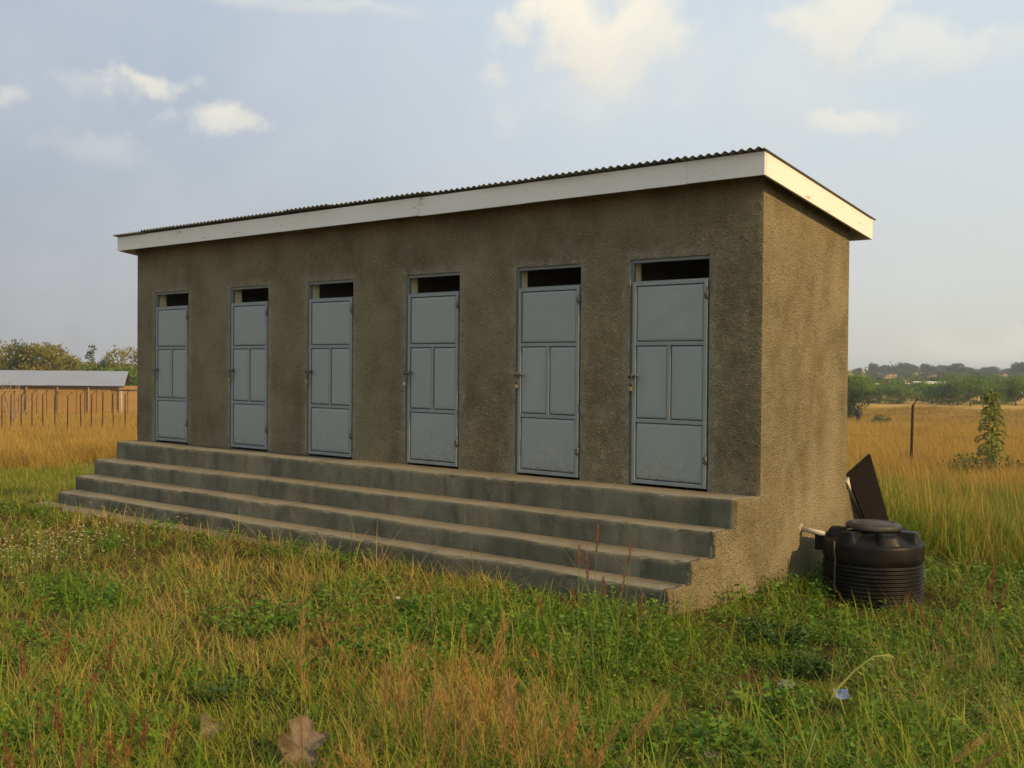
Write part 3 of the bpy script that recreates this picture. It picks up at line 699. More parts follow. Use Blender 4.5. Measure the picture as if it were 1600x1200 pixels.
# ------------------------------------------------------------------ vegetation kit
def blades(n, h, hs, spread, lean, wid, seed, segs=4, upright=0.0):
    """a tuft of n curved tapering blades"""
    r1 = np.random.default_rng(seed)
    az = r1.uniform(0, 2*np.pi, n); rr_ = spread*np.sqrt(r1.random(n)); ba = r1.uniform(0, 2*np.pi, n)
    bx, by = rr_*np.cos(ba), rr_*np.sin(ba)
    ln = h*(1+hs*r1.normal(0, 1, n)).clip(.35, 1.9); le = lean*r1.random(n)+upright; cu = r1.uniform(.2, 1.6, n)*lean
    wd_ = wid*r1.uniform(.6, 1.3, n); V = []; T_ = []
    for s in range(segs+1):
        t_ = s/segs; a = le + cu*t_
        # integrate the arc
        if s == 0: X = np.zeros(n); Zz = np.zeros(n)
        else: X = X + np.sin(a)*ln/segs; Zz = Zz + np.cos(a)*ln/segs
        w2 = wd_*(1-t_**1.5)*.5 + .0004
        px, py = bx+X*np.cos(az), by+X*np.sin(az); sx_, sy_ = -np.sin(az)*w2, np.cos(az)*w2
        V += [np.stack([px-sx_, py-sy_, Zz], -1), np.stack([px+sx_, py+sy_, Zz], -1)]; T_ += [np.full(n, t_)]*2
    V = np.stack(V, 1); T_ = np.stack(T_, 1); m2 = 2*(segs+1)
    q = []
    for s in range(segs): q.append(np.array([2*s, 2*s+1, 2*s+3, 2*s+2])[None] + (np.arange(n)*m2)[:, None])
    q = np.concatenate(q); rn = np.tile(r1.random(n), segs)
    return V.reshape(-1, 3), q, rn, T_.reshape(-1)
def leaves(P, Nn, L_, Wd, seed, fold=.25):
    """pointed leaves (4 verts + centre fold, two quads) at P pointing along Nn"""
    r1 = np.random.default_rng(seed); n = len(P)
    d = Nn/np.linalg.norm(Nn, axis=1, keepdims=True); a = np.cross(d, r1.normal(0, 1, (n, 3))); a /= np.linalg.norm(a, axis=1, keepdims=True)+1e-9
    c = np.cross(d, a); L_ = np.broadcast_to(L_, n)[:, None]*r1.uniform(.7, 1.25, (n, 1)); Wd = np.broadcast_to(Wd, n)[:, None]
    v = np.stack([P, P+d*L_*.45+a*Wd*.5+c*Wd*fold*.4, P+d*L_+c*L_*.0-c*Wd*.2, P+d*L_*.45-a*Wd*.5+c*Wd*fold*.4], 1)
    q = np.arange(n*4).reshape(n, 4); return v.reshape(-1, 3), q, r1.random(n)
def join(parts):
    V, Q, Rn, T_ = [], [], [], []; off = 0
    for p in parts:
        V.append(p[0]); Q.append(p[1]+off); Rn.append(p[2]); T_.append(p[3] if len(p) > 3 else np.zeros(len(p[0]))); off += len(p[0])
    return np.concatenate(V), np.concatenate(Q), np.concatenate(Rn), np.concatenate(T_)

def kit(prefix, items):
    col = bpy.data.collections.new(prefix)
    for i, (mesh) in enumerate(items):
        o = bpy.data.objects.new('%s_%02d' % (prefix, i), mesh); col.objects.link(o)
    return col
def scatter(name, col, pts, idx, rot, scl, label, cat):
    me = bpy.data.meshes.new(name); n = len(pts)
    me.vertices.add(n); me.vertices.foreach_set('co', np.asarray(pts, np.float32).ravel())
    a = me.attributes.new('idx', 'INT', 'POINT'); a.data.foreach_set('value', np.asarray(idx, np.int32))
    a = me.attributes.new('rot', 'FLOAT_VECTOR', 'POINT'); a.data.foreach_set('vector', np.asarray(rot, np.float32).ravel())
    a = me.attributes.new('scl', 'FLOAT_VECTOR', 'POINT'); a.data.foreach_set('vector', np.asarray(scl, np.float32).ravel())
    o = link(name, me); tag(o, label, cat, kind='stuff')
    ng = bpy.data.node_groups.new(name, 'GeometryNodeTree')
    ng.interface.new_socket('Geometry', in_out='INPUT', socket_type='NodeSocketGeometry'); ng.interface.new_socket('Geometry', in_out='OUTPUT', socket_type='NodeSocketGeometry')
    gi = ng.nodes.new('NodeGroupInput'); go = ng.nodes.new('NodeGroupOutput'); ci = ng.nodes.new('GeometryNodeCollectionInfo'); ip = ng.nodes.new('GeometryNodeInstanceOnPoints')
    ci.inputs['Collection'].default_value = col; ci.inputs['Separate Children'].default_value = True; ci.inputs['Reset Children'].default_value = True
    ip.inputs['Pick Instance'].default_value = True
    def na_(nm, dt):
        x = ng.nodes.new('GeometryNodeInputNamedAttribute'); x.data_type = dt; x.inputs['Name'].default_value = nm
        return [s for s in x.outputs if s.enabled and s.name == 'Attribute'][0]
    e2r = ng.nodes.new('FunctionNodeEulerToRotation')
    L_ = ng.links.new
    L_(gi.outputs[0], ip.inputs['Points']); L_(ci.outputs[0], ip.inputs['Instance']); L_(na_('idx', 'INT'), ip.inputs['Instance Index'])
    L_(na_('rot', 'FLOAT_VECTOR'), e2r.inputs[0]); L_(e2r.outputs[0], ip.inputs['Rotation']); L_(na_('scl', 'FLOAT_VECTOR'), ip.inputs['Scale']); L_(ip.outputs[0], go.inputs[0])
    md = o.modifiers.new('scatter', 'NODES'); md.node_group = ng
    return o

def tuft(n, h, hs, spread, lean, wid, seed, mat, segs=4):
    V, q, rn, t_ = blades(n, h, hs, spread, lean, wid, seed, segs)
    return mesh_np('tuft', V, quads=q, mats=[mat], rnd=rn, tt=t_)
def weed_mesh(nst, h, seed, mat, ll=.045, lw=.024, nl=10, spread=.08):
    r1 = np.random.default_rng(seed); P = []; Dn = []
    for s in range(nst):
        az = r1.uniform(0, 6.28); le = r1.uniform(.1, .7); b0 = r1.normal(0, spread, 2); hh = h*r1.uniform(.6, 1.2)
        for k in range(nl):
            t_ = (k+.8)/nl; P.append((b0[0]+math.sin(le)*math.cos(az)*hh*t_, b0[1]+math.sin(le)*math.sin(az)*hh*t_, math.cos(le)*hh*t_))
            a2 = k*2.4+r1.uniform(-.4, .4); Dn.append((math.cos(a2), math.sin(a2), r1.uniform(-.35, .5)))
    v, q, rn = leaves(np.array(P), np.array(Dn), ll, lw, seed)
    st = blades(nst*2, h*.9, .2, spread, .5, .006, seed+5, 3)
    V, Q, Rn, T_ = join([(v, q, rn), st])
    return mesh_np('weed', V, quads=Q, mats=[mat], rnd=Rn, tt=T_)
def plume_mesh(h, seed, mat_s='grass_feather', n=7):
    parts = []; r1 = np.random.default_rng(seed)
    V, q, rn, t_ = blades(n, h, .25, .04, .35, .0035, seed, 5); parts.append((V, q, rn, t_))
    tips = V.reshape(n, -1, 3)[:, -1]; pre = V.reshape(n, -1, 3)[:, -3]
    P = []; Dn = []
    for a, b in zip(pre, tips):
        d = (b-a)
        for k in range(34):
            u = r1.random(); p = a + d*u*1.0; P.append(p); dd = d/np.linalg.norm(d)+r1.normal(0, .38, 3); Dn.append(dd)
    v, q2, rn2 = leaves(np.array(P), np.array(Dn), h*.10, .0028, seed, 0); parts.append((v, q2, rn2, np.ones(len(v))))
    V, Q, Rn, T_ = join(parts); return mesh_np('plume', V, quads=Q, mats=[mat_s], rnd=Rn, tt=T_)

def plume_arr(h, seed, n=6):
    r1 = np.random.default_rng(seed); V, q, rn, t_ = blades(n, h, .25, .04, .35, .0035, seed, 4); parts = [(V, q, rn, t_)]
    tips = V.reshape(n, -1, 3)[:, -1]; pre = V.reshape(n, -1, 3)[:, -3]; P = []; Dn = []
    for a, b in zip(pre, tips):
        d = (b-a)
        for k in range(26): P.append(a+d*r1.random()); Dn.append(d/np.linalg.norm(d)+r1.normal(0, .38, 3))
    v, q2, rn2 = leaves(np.array(P), np.array(Dn), h*.10, .003, seed, 0); parts.append((v, q2, rn2, np.ones(len(v)))); return join(parts)
def weed_arr(nst, h, seed, ll, lw, nl, spread):
    r1 = np.random.default_rng(seed); P = []; Dn = []
    for s in range(nst):
        az = r1.uniform(0, 6.28); le = r1.uniform(.1, .7); b0 = r1.normal(0, spread, 2); hh = h*r1.uniform(.6, 1.2)
        for k in range(nl):
            t_ = (k+.8)/nl; P.append((b0[0]+math.sin(le)*math.cos(az)*hh*t_, b0[1]+math.sin(le)*math.sin(az)*hh*t_, math.cos(le)*hh*t_))
            a2 = k*2.4+r1.uniform(-.4, .4); Dn.append((math.cos(a2), math.sin(a2), r1.uniform(-.35, .5)))
    v, q, rn = leaves(np.array(P), np.array(Dn), ll, lw, seed); return join([(v, q, rn), blades(nst, h*.9, .2, spread, .5, .005, seed+5, 2)])
# arrays of tufts, by kind: (material, variants)
def bl(n, h, hs, sp, le, w, seed, segs): return [blades(n, h, hs, sp, le, w, seed+k, segs) for k in range(4)]
def kinds(sg): return {
    'short': ('grass_green', bl(24, .100, .5, .075, 1.5, .0056, 100, sg)), 'lush': ('grass_lush', bl(22, .130, .5, .07, 1.35, .0066, 110, sg)),
    'straw': ('grass_straw', bl(22, .125, .5, .075, 1.4, .0042, 120, sg)), 'litter': ('dead_litter', bl(20, .10, .45, .11, 1.7, .0050, 130, sg)),
    'weed': ('weed_leaf', [weed_arr(7, .12, 140+k, .032, .015, 8, .06) for k in range(4)]), 'plume': ('grass_feather', [plume_arr(.26, 150+k) for k in range(4)]),
    'long': ('grass_green', bl(12, .25, .35, .06, .8, .0050, 160, sg)), 'fine': ('grass_straw', bl(26, .17, .4, .06, .8, .0026, 170, sg))}
GRASS_MATS = ['grass_green', 'grass_lush', 'grass_straw', 'dead_litter', 'weed_leaf', 'grass_feather']
def bake(name, groups, label):
    """groups: list of (material, arrays, pts, rotz, tilt(n,2), scale(n,3)) written out as one mesh"""
    VV, QQ, RR, TT, UU, MM = [], [], [], [], [], []; off = 0
    for mat, (V, q, rn, t_), pts, rz, tl, sc_ in groups:
        n = len(pts)
        if n == 0: continue
        v = V[None]*sc_[:, None, :]; c, s_ = np.cos(rz)[:, None], np.sin(rz)[:, None]
        X = v[..., 0]*c-v[..., 1]*s_; Y = v[..., 0]*s_+v[..., 1]*c; Z = v[..., 2]
        X = X+Z*tl[:, :1]; Y = Y+Z*tl[:, 1:]
        VV.append((np.stack([X, Y, Z], -1)+pts[:, None, :]).reshape(-1, 3))
        QQ.append((q[None]+(np.arange(n)*len(V))[:, None, None]).reshape(-1, 4)+off); off += n*len(V)
        RR.append(np.tile(rn, n)); TT.append(np.tile(t_, n)); UU.append(np.repeat(rng.random(n), len(q))); MM.append(np.full(n*len(q), GRASS_MATS.index(mat)))
    me = mesh_np(name, np.concatenate(VV), mats=GRASS_MATS, quads=np.concatenate(QQ), rnd=np.concatenate(RR), tt=np.concatenate(TT), midx=np.concatenate(MM))
    at_ = me.attributes.new('clump', 'FLOAT', 'FACE'); at_.data.foreach_set('value', np.concatenate(UU).astype(np.float32))
    o = link(name, me); tag(o, label, 'grass', kind='stuff'); return o

def in_block(x, y, m=0.0):
    a = (x > -LEN-.02-m) & (x < .02+m) & (y > -1.2-m) & (y < DEP+.75+m)
    return a | (np.hypot(x-TANK[0], y-TANK[1]) < .40)
def wedge(n, d0, d1, half=.66, power=1.0):
    """random points in the view wedge between two distances, denser close by"""
    u = rng.random(n)
    d = (d0**(2-power*1.0) + u*(d1**(2-power)-d0**(2-power)))**(1/(2-power)) if power < 2 else d0*(d1/d0)**u
    th = rng.uniform(-half, half, n); base = math.atan2(FW[1], FW[0]); a = base+th
    return CAM[0]+d*np.cos(a), CAM[1]+d*np.sin(a), d
WEED_SPOTS = [(415, 985, .85), (575, 1035, .38), (1205, 1010, .5), (1215, 1120, .42), (1135, 1195, .4), (1265, 1060, .36), (838, 945, .26), (1165, 915, .3), (370, 1100, .4), (950, 1165, .3), (470, 1195, .35), (1300, 1120, .3), (328, 1150, .15), (1270, 1150, .25), (1330, 1090, .25)]
x, y, d = wedge(25500, 3.3, 19, .60, 1.55)
ok = ~in_block(x, y, 0.015); apron_z = (x > -LEN-.25) & (x < -6.5) & (y > -1.36) & (y < -1.2)
ok &= ~(apron_z & (fbm(x*1.2, y*3+5) < .60)); ok &= fbm(x*1.7+40, y*1.7+2) > .29
for hx, hy, hr in ((270, 1105, .28), (1165, 1075, .30), (660, 1015, .24), (1240, 1165, .28), (1310, 1030, .22), (480, 1120, .2)):   # hollows: grass thinned so bare dark soil stands in for their shade
    hp_ = on_ground(hx, hy); ok &= ~((np.hypot(x-hp_[0], y-hp_[1]) < hr*rng.uniform(.5, 1.2, len(x))) & (rng.random(len(x)) < .8))
x, y, d = x[ok], y[ok], d[ok]; n = len(x)
wet = fbm(x*.8+3, y*.8+8); dry = fbm(x*.45+31, y*.45+17); tall = fbm(x*.9+50, y*.9+2)
depth_i = (x-CAM[0])*FW[0]+(y-CAM[1])*FW[1]; lat = ((x-CAM[0])*RI[0]+(y-CAM[1])*RI[1])/depth_i    # -0.48 .. 0.48 across the view
right = sstep(lat, -.05, .28); backleft = sstep(-x, 9.5, 12); mid = np.exp(-((lat+.05)/.13)**2)*(1-sstep(d, 5.5, 7.5))
kn = np.full(n, 'short', dtype='<U8')
def choose(nm, prob): kn[rng.random(n) < prob] = nm
choose('lush', .26+.5*sstep(wet, .46, .62)+.34*right); choose('straw', (.08+.42*sstep(dry, .50, .62))*(1-.6*right))
choose('litter', .10+.16*sstep(dry, .50, .66)); choose('weed', .03+.22*sstep(wet, .55, .66)+.15*right)
choose('fine', .02+.14*mid+.06*sstep(dry, .5, .65)); choose('plume', .001+.06*mid); choose('long', .02+.06*right+.05*mid)
s = (.45+1.02*tall)*rng.uniform(.65, 1.35, n)
for wpx, wpy, ww in WEED_SPOTS:
    wp = on_ground(wpx, wpy); s *= 1-.6*np.exp(-(((x-wp[0])**2+(y-wp[1])**2)/(ww*.5)**2))
tk = np.exp(-(((x-TANK[0]-.3)/1.0)**2+((y-TANK[1]+1.0)/1.2)**2)); s *= 1-.28*tk
near_step = sstep(y, -2.4, -1.35)*(x < .2)*(x > -LEN); s *= 1+.20*near_step
s *= 1-.30*backleft; wide = 1+.05*np.maximum(0, d-6)
sc_ = np.stack([s*wide, s*wide, s*rng.uniform(.8, 1.25, n)], -1); pts = np.stack([x, y, ground(x, y)-.01], -1)
rz = rng.uniform(0, 6.28, n); tl = rng.normal(0, .12, (n, 2)); var = rng.integers(0, 4, n); groups = []
for far, sg in ((0, 3), (1, 2)):
    K = kinds(sg)
    for nm, (mat, arrs) in K.items():
        for k in range(4):
            m_ = (kn == nm) & (var == k) & ((d > 6.5) == bool(far)); groups.append((mat, arrs[k], pts[m_], rz[m_], tl[m_], sc_[m_]))
bake('meadow_grass', groups, 'rough mixed green and straw grass round the front of the latrine block')

# the field: round patches of tall grass, laid out further and larger with distance
def patch(seed, comp, rad_, n):
    r1 = np.random.default_rng(seed); G_ = []; VV, QQ, RR, TT, MM = [], [], [], [], []; off = 0
    for k in range(n):
        nm = r1.choice(list(comp), p=list(comp.values())); mat, arr = FK[nm]; V, q, rn, t_ = arr[r1.integers(0, 3)]
        a = r1.uniform(0, 6.28); rr_ = rad_*math.sqrt(r1.random())*(1+.15*r1.normal()); s_ = r1.uniform(.7, 1.25)*(1-.25*(rr_/rad_)**2); c, sn = math.cos(a*3), math.sin(a*3)
        X = V[:, 0]*c-V[:, 1]*sn; Y = V[:, 0]*sn+V[:, 1]*c
        VV.append(np.stack([X*s_+rr_*math.cos(a), Y*s_+rr_*math.sin(a), V[:, 2]*s_], -1)); QQ.append(q+off); off += len(V); RR.append(rn); TT.append(t_); MM.append(np.full(len(q), FMATS.index(mat)))
    return mesh_np('patch', np.concatenate(VV), mats=FMATS, quads=np.concatenate(QQ), rnd=np.concatenate(RR), tt=np.concatenate(TT), midx=np.concatenate(MM))
FMATS = ['grass_field', 'grass_straw', 'grass_green', 'grass_lush']
FK = {'gold': ('grass_field', [blades(26, .62, .22, .20, .40, .0085, 200+k, 3) for k in range(3)]), 'straw': ('grass_straw', [blades(24, .50, .25, .2, .5, .009, 210+k, 3) for k in range(3)]),
      'green': ('grass_green', [blades(26, .30, .3, .18, .7, .009, 220+k, 3) for k in range(3)]), 'lush': ('grass_lush', [blades(20, .48, .25, .2, .5, .009, 230+k, 3) for k in range(3)]),
      'low': ('grass_green', [blades(26, .13, .35, .16, .85, .010, 240+k, 3) for k in range(3)]), 'lows': ('grass_straw', [blades(22, .14, .35, .16, .85, .009, 250+k, 3) for k in range(3)])}
comps = [{'gold': .80, 'straw': .14, 'green': .04, 'lush': .02}]*4 + [{'gold': .05, 'straw': .10, 'green': .35, 'lush': .50}]*3 + [{'low': .62, 'lows': .28, 'green': .10}]*3
kit_far = kit('field_grass_kit', [patch(300+k, c, 1.0, 85) for k, c in enumerate(comps)])
x, y, d = wedge(2600, 12.0, 130, .60, 1.35)
ok = ~in_block(x, y, 1.0) & ((y > 2.6) | (x < -11) | (x > 1.6) & (y > .4)); x, y, d = x[ok], y[ok], d[ok]; n = len(x)
lat = ((x-CAM[0])*RI[0]+(y-CAM[1])*RI[1])/((x-CAM[0])*FW[0]+(y-CAM[1])*FW[1])
leftlawn = (lat < -.2)*(1-sstep(d+14*(fbm(x*.18, y*.18)-.5), 26, 46)); rightgreen = (lat > .2)*(1-sstep(d, 18, 29))
idx = rng.integers(0, 4, n); idx = np.where(rng.random(n) < .07+1.0*rightgreen+.25*sstep(fbm(x*.1+9, y*.1+4), .58, .7), 4+rng.integers(0, 3, n), idx)
idx = np.where(rng.random(n) < 1.3*leftlawn, 7+rng.integers(0, 3, n), idx)
s = rng.uniform(.85, 1.2, n)*(1+.022*np.maximum(0, d-14)); vs_ = rng.uniform(.8, 1.15, n)*(.85+.3*fbm(x*.2, y*.2))
e_ = .5; gx_ = (ground(x+e_, y)-ground(x-e_, y))/(2*e_); gy_ = (ground(x, y+e_)-ground(x, y-e_))/(2*e_)
pts = np.stack([x, y, ground(x, y)-.03], -1); rot = np.stack([np.arctan(gy_), -np.arctan(gx_), np.zeros(n)], -1)
scatter('field_grass', kit_far, pts, idx, rot, np.stack([s, s, vs_], -1), 'tall golden dry grass of the open field behind the block', 'grass')

# ------------------------------------------------------------------ single plants near the camera
def stalk_clump(label, items, head='seed_red', cat='grass clump', group=None, head_len=.17, head_r=.011):
    """items: (px_base, py_base, px_tip, py_tip): each a stalk with a seed head; the clump stands at the mean foot"""
    feet = [on_ground(a, b) for a, b, _, _ in items]; c0 = np.mean(feet, axis=0)
    E_ = empty('seed_grass', tuple(c0)); tag(E_, label, cat, group)
    for k, ((a, b, tx, ty), f0) in enumerate(zip(items, feet)):
        r1 = np.random.default_rng(int(a*7+b)); dep = float((f0-CAM)@FW); tip = at(tx, ty, dep+r1.uniform(-.12, .12))
        f0 = f0-c0; tip = tip-c0; L_ = np.linalg.norm(tip-f0); mid = (f0+tip)/2 + np.array([r1.normal(0, .03), r1.normal(0, .03), L_*.04])
        ts = np.linspace(0, 1, 9); path = [(1-t_)**2*f0+2*t_*(1-t_)*mid+t_*t_*tip for t_ in ts]
        mb = MB(); mb.tube(path, [.0036-.0020*t_ for t_ in ts], 'stem_green' if head == 'seed_red' else 'seed_straw', 5)
        mb.build('stem', E_)
        hl = min(head_len*r1.uniform(.75, 1.2), L_*.6); P = []; Dn = []; dr = (path[-1]-path[-3]); dr /= np.linalg.norm(dr)
        for q_ in range(95):
            u = r1.random(); p = path[-1]-dr*hl*u; rad_ = head_r*math.sin(math.pi*min(1, .12+u*.9))**.7
            o_ = np.cross(dr, r1.normal(0, 1, 3)); o_ /= np.linalg.norm(o_)
            P.append(p+o_*rad_*.25); Dn.append(dr*1.0+o_*.42)
        v, q2, rn2 = leaves(np.array(P), np.array(Dn), head_r*2.6, .0030, int(a), 0)
        link('seed_head', mesh_np('seed_head', v, quads=q2, mats=[head], rnd=rn2), E_)
    return E_
stalk_clump('clump of tall grass with red-brown seed spikes at the bottom left corner', [
    (62, 1260, 33, 1012), (75, 1265, 108, 995), (88, 1270, 90, 1075), (110, 1260, 148, 1058), (100, 1275, 178, 1000), (45, 1270, 62, 1108), (120, 1280, 95, 1118),
    (150, 1275, 140, 1120), (30, 1280, 8, 1150), (160, 1270, 172, 1150), (60, 1285, 48, 1160), (135, 1290, 125, 1170), (20, 1290, 18, 1185)])
stalk_clump('red-brown seed spikes beside the big dry leaf at the bottom edge', [
    (185, 1255, 208, 1118), (200, 1265, 228, 1125), (190, 1275, 196, 1160), (235, 1275, 274, 1130), (215, 1280, 180, 1172)])
stalk_clump('tall green grass with red spikes standing before the right end of the steps', [
    (905, 1060, 905, 855), (925, 1075, 935, 820), (940, 1070, 942, 905), (955, 1060, 985, 850), (965, 1065, 975, 900), (915, 1085, 895, 918), (930, 1090, 915, 858), (985, 1055, 1003, 930), (890, 1070, 840, 935)], head_len=.16)
stalk_clump('loose red-spiked grass stalks in front of the water tank', [
    (1435, 1060, 1418, 932), (1455, 1080, 1437, 945), (1490, 1070, 1462, 965), (1520, 1080, 1548, 905), (1530, 1100, 1572, 915), (1500, 1060, 1520, 950), (1560, 1090, 1552, 880)], head_len=.18)
stalk_clump('single straw-coloured stalk with a feathery head near the big dry leaf', [(478, 1230, 474, 955)], head='seed_straw', head_len=.30, head_r=.02)
stalk_clump('feathery straw seed heads in the middle of the foreground', [
    (600, 1190, 605, 1040), (690, 1210, 700, 1055), (650, 1225, 680, 1085), (720, 1200, 722, 1080), (750, 1190, 790, 965), (770, 1215, 800, 1060), (800, 1200, 800, 1075), (735, 1235, 740, 1100), (780, 1240, 790, 1110), (640, 1190, 632, 1030)], head='seed_straw', head_len=.26, head_r=.026)
stalk_clump('drooping orange grass heads at the bottom right of the foreground', [
    (900, 1240, 960, 1140), (930, 1235, 1010, 1120), (960, 1245, 1040, 1085), (880, 1225, 900, 1110), (1450, 1245, 1540, 1150), (1480, 1250, 1580, 1165)], head='seed_straw', head_len=.22, head_r=.018)
# the bent-over stalk on the right
fa = on_ground(1238, 1262); dp = float((fa-CAM)@FW)
pth = [fa, at(1272, 1150, dp), at(1305, 1080, dp-.03), at(1335, 1048, dp-.06), at(1365, 1026, dp-.08), at(1392, 1023, dp-.1)]
E_ = empty('bent_grass_stalk', tuple(fa)); tag(E_, 'pale green grass stalk bent over above the blue scrap', 'grass stalk')
mb = MB(); mb.tube([p-fa for p in pth], [.0065, .006, .0055, .0048, .0038, .002], 'stalk_pale', 6); mb.build('stem', E_)
P = []; Dn = []; r1 = np.random.default_rng(5)
for k in range(30):
    u = r1.uniform(2.4, 5); i = int(min(4, u)); p = pth[i]+(pth[min(5, i+1)]-pth[i])*(u-i)-fa; P.append(p); Dn.append((RI*.9-np.array([0, 0, .5])+r1.normal(0, .35, 3)))
v, q2, rn2 = leaves(np.array(P), np.array(Dn), .042, .003, 8, 0); link('seed_head', mesh_np('seed_head', v, quads=q2, mats=['stalk_pale'], rnd=rn2), E_)

def weed(px, py, w, h, label, mat='weed_leaf', n=16, ll=.05, lw=.026, seed=1, name='broadleaf_weed', cat='weed', group='broad-leaved weeds in the foreground'):
    p = on_ground(px, py); E_ = empty(name, tuple(p)); tag(E_, label, cat, group)
    r1 = np.random.default_rng(seed); P = []; Dn = []; mb = MB()
    for k in range(n):
        az = r1.uniform(0, 6.28); rr_ = w*.5*math.sqrt(r1.random()); bx, by = rr_*math.cos(az)*.6, rr_*math.sin(az)*.6; ex, ey = rr_*math.cos(az)*1.25, rr_*math.sin(az)*1.25
        hh = h*r1.uniform(.55, 1.1)*(1-.35*(rr_/(w*.5))**2)
        zb = gz(p[0]+bx, p[1]+by)-p[2]
        pa, pb = np.array([bx, by, zb-.01]), np.array([ex, ey, zb+hh]); mb.tube([pa, (pa+pb)/2+np.array([0, 0, .02]), pb], [.0035, .0028, .0015], 'stem_green', 5)
        nl = 15
        for q_ in range(nl):
            u = .18+.85*q_/nl; a2 = q_*2.4+r1.uniform(-.5, .5); P.append(pa+(pb-pa)*u); Dn.append((math.cos(a2), math.sin(a2), r1.uniform(-.5, .4)))
    st_ = mb.build('stems', E_); st_['kind'] = 'stuff'
    v, q2, rn2 = leaves(np.array(P), np.array(Dn), ll, lw, seed); link('foliage', mesh_np('foliage', v, quads=q2, mats=[mat], rnd=rn2), E_)
    return E_
weed(415, 985, .85, .20, 'wide bright green weed patch left of the centre foreground', n=46, seed=11)
weed(575, 1035, .38, .20, 'bright green weed beside the feathery straw stalk', n=22, seed=12)
weed(1205, 1010, .50, .22, 'dark green leafy weed in the grass below the gable wall', 'weed_dark', n=34, seed=13)
weed(1215, 1120, .42, .22, 'leafy green weed left of the bent grass stalk', n=28, seed=14)
weed(1135, 1195, .40, .22, 'bright leafy weed at the bottom edge right of centre', n=24, seed=15)
weed(1265, 1060, .36, .16, 'low leafy weed between the tank and the blue scrap', 'weed_dark', n=22, seed=16)
weed(838, 945, .26, .11, 'small round weed growing at the foot of the bottom step', n=14, seed=17)
weed(1165, 915, .32, .22, 'green weed against the foot of the gable wall', n=18, ll=.04, seed=18)
weed(370, 1100, .40, .16, 'short dark weed left of the big dry leaf', 'weed_dark', n=14, seed=19, ll=.035)
weed(950, 1165, .32, .14, 'small bright weed at the bottom edge below the steps', n=14, seed=20)
weed(95, 700, 1.3, .28, 'low leafy weeds on the lawn left of the block', 'shrub_leaf', n=40, ll=.10, lw=.05, seed=21, group=None)
weed(533, 862, .22, .26, 'thin weed sprouting against the bottom step', n=6, ll=.04, lw=.018, seed=22, group=None)
weed(1130, 930, .26, .42, 'thin twiggy weed at the right end of the steps', 'shrub_leaf', n=7, ll=.03, lw=.010, seed=23, group=None)

# white-flowered patch at the left
p = on_ground(70, 890); E_ = empty('flowering_weed', tuple(p)); tag(E_, 'patch of tiny white flowers in the grass at the left edge', 'wildflowers')
r1 = np.random.default_rng(4); mb = MB(); P = []; Dn = []; SP = []; SN = []
for k in range(260):
    a = r1.normal(0, 1, 2); q_ = RI*a[0]*.42+np.array([FW[0], FW[1], 0])*a[1]*.75; X, Y = p[0]+q_[0], p[1]+q_[1]
    hh = r1.uniform(.16, .34); zb = gz(X, Y)-p[2]; ba = np.array([q_[0], q_[1], zb]); tp = ba+np.array([r1.normal(0, .03), r1.normal(0, .03), hh])
    SP.append(ba); SN.append(tp-ba)
    for j in range(5):
        P.append(tp); a2 = j*1.257; Dn.append((math.cos(a2), math.sin(a2), .35))
v, q2, rn2 = leaves(np.array(P), np.array(Dn), .013, .010, 3, 0); fl = link('flowers', mesh_np('flowers', v, quads=q2, mats=['flower_white'], rnd=rn2), E_); fl['kind'] = 'stuff'
SN = np.array(SN); Ls = np.linalg.norm(SN, axis=1); v, q2, rn2 = leaves(np.array(SP), SN, Ls, .004, 3, 0)
V4 = v.reshape(-1, 4, 3); V4[:, 2] = np.array(SP)+SN
st = link('stems', mesh_np('stems', V4.reshape(-1, 3), quads=q2, mats=['stem_green'], rnd=rn2), E_); st['kind'] = 'stuff'

# fallen things
def dead_leaf(px, py, size, label, seed, rz=0.0, tilt=.9):
    p = on_ground(px, py); r1 = np.random.default_rng(seed); n = 30; V = [(0, 0, 0)]; Fs = []
    for k in range(n):
        a = 2*math.pi*k/n; r_ = size*(.34+.13*abs(math.sin(a*2.5))+.05*r1.random())*(1.25 if abs(math.sin(a)) > .7 else .85)
        for f_ in (.55, 1.0): V.append((r_*f_*math.cos(a), r_*f_*math.sin(a), .34*size*f_*f_*math.cos(a*2+.6)+.07*size*f_*math.sin(a*5)+.02*size*r1.normal()))
    for k in range(n):
        a, b = 1+2*k, 1+2*((k+1) % n); Fs += [(0, a, b), (a, a+1, b+1, b)]
    V2 = [(x_, y_, z_-.003) for x_, y_, z_ in V]; m_ = len(V)
    Fs2 = [tuple(i+m_ for i in f[::-1]) for f in Fs]; rim = [(2+2*k, 2+2*((k+1) % n), m_+2+2*((k+1) % n), m_+2+2*k) for k in range(n)]
    o = link('dry_leaf', mesh_np('dry_leaf', V+V2, Fs+Fs2+rim, ['dry_leaf'], smooth=True), None, (p[0], p[1], p[2]+size*.42))
    o.rotation_euler = (tilt, .25, rz); tag(o, label, 'leaf'); return o
dead_leaf(470, 1205, .235, 'large curled brown dry leaf at the bottom edge', 3, .7, 1.0)
dead_leaf(328, 1150, .13, 'small pale dry leaf lying in the foreground grass', 5, 1.0, .5)
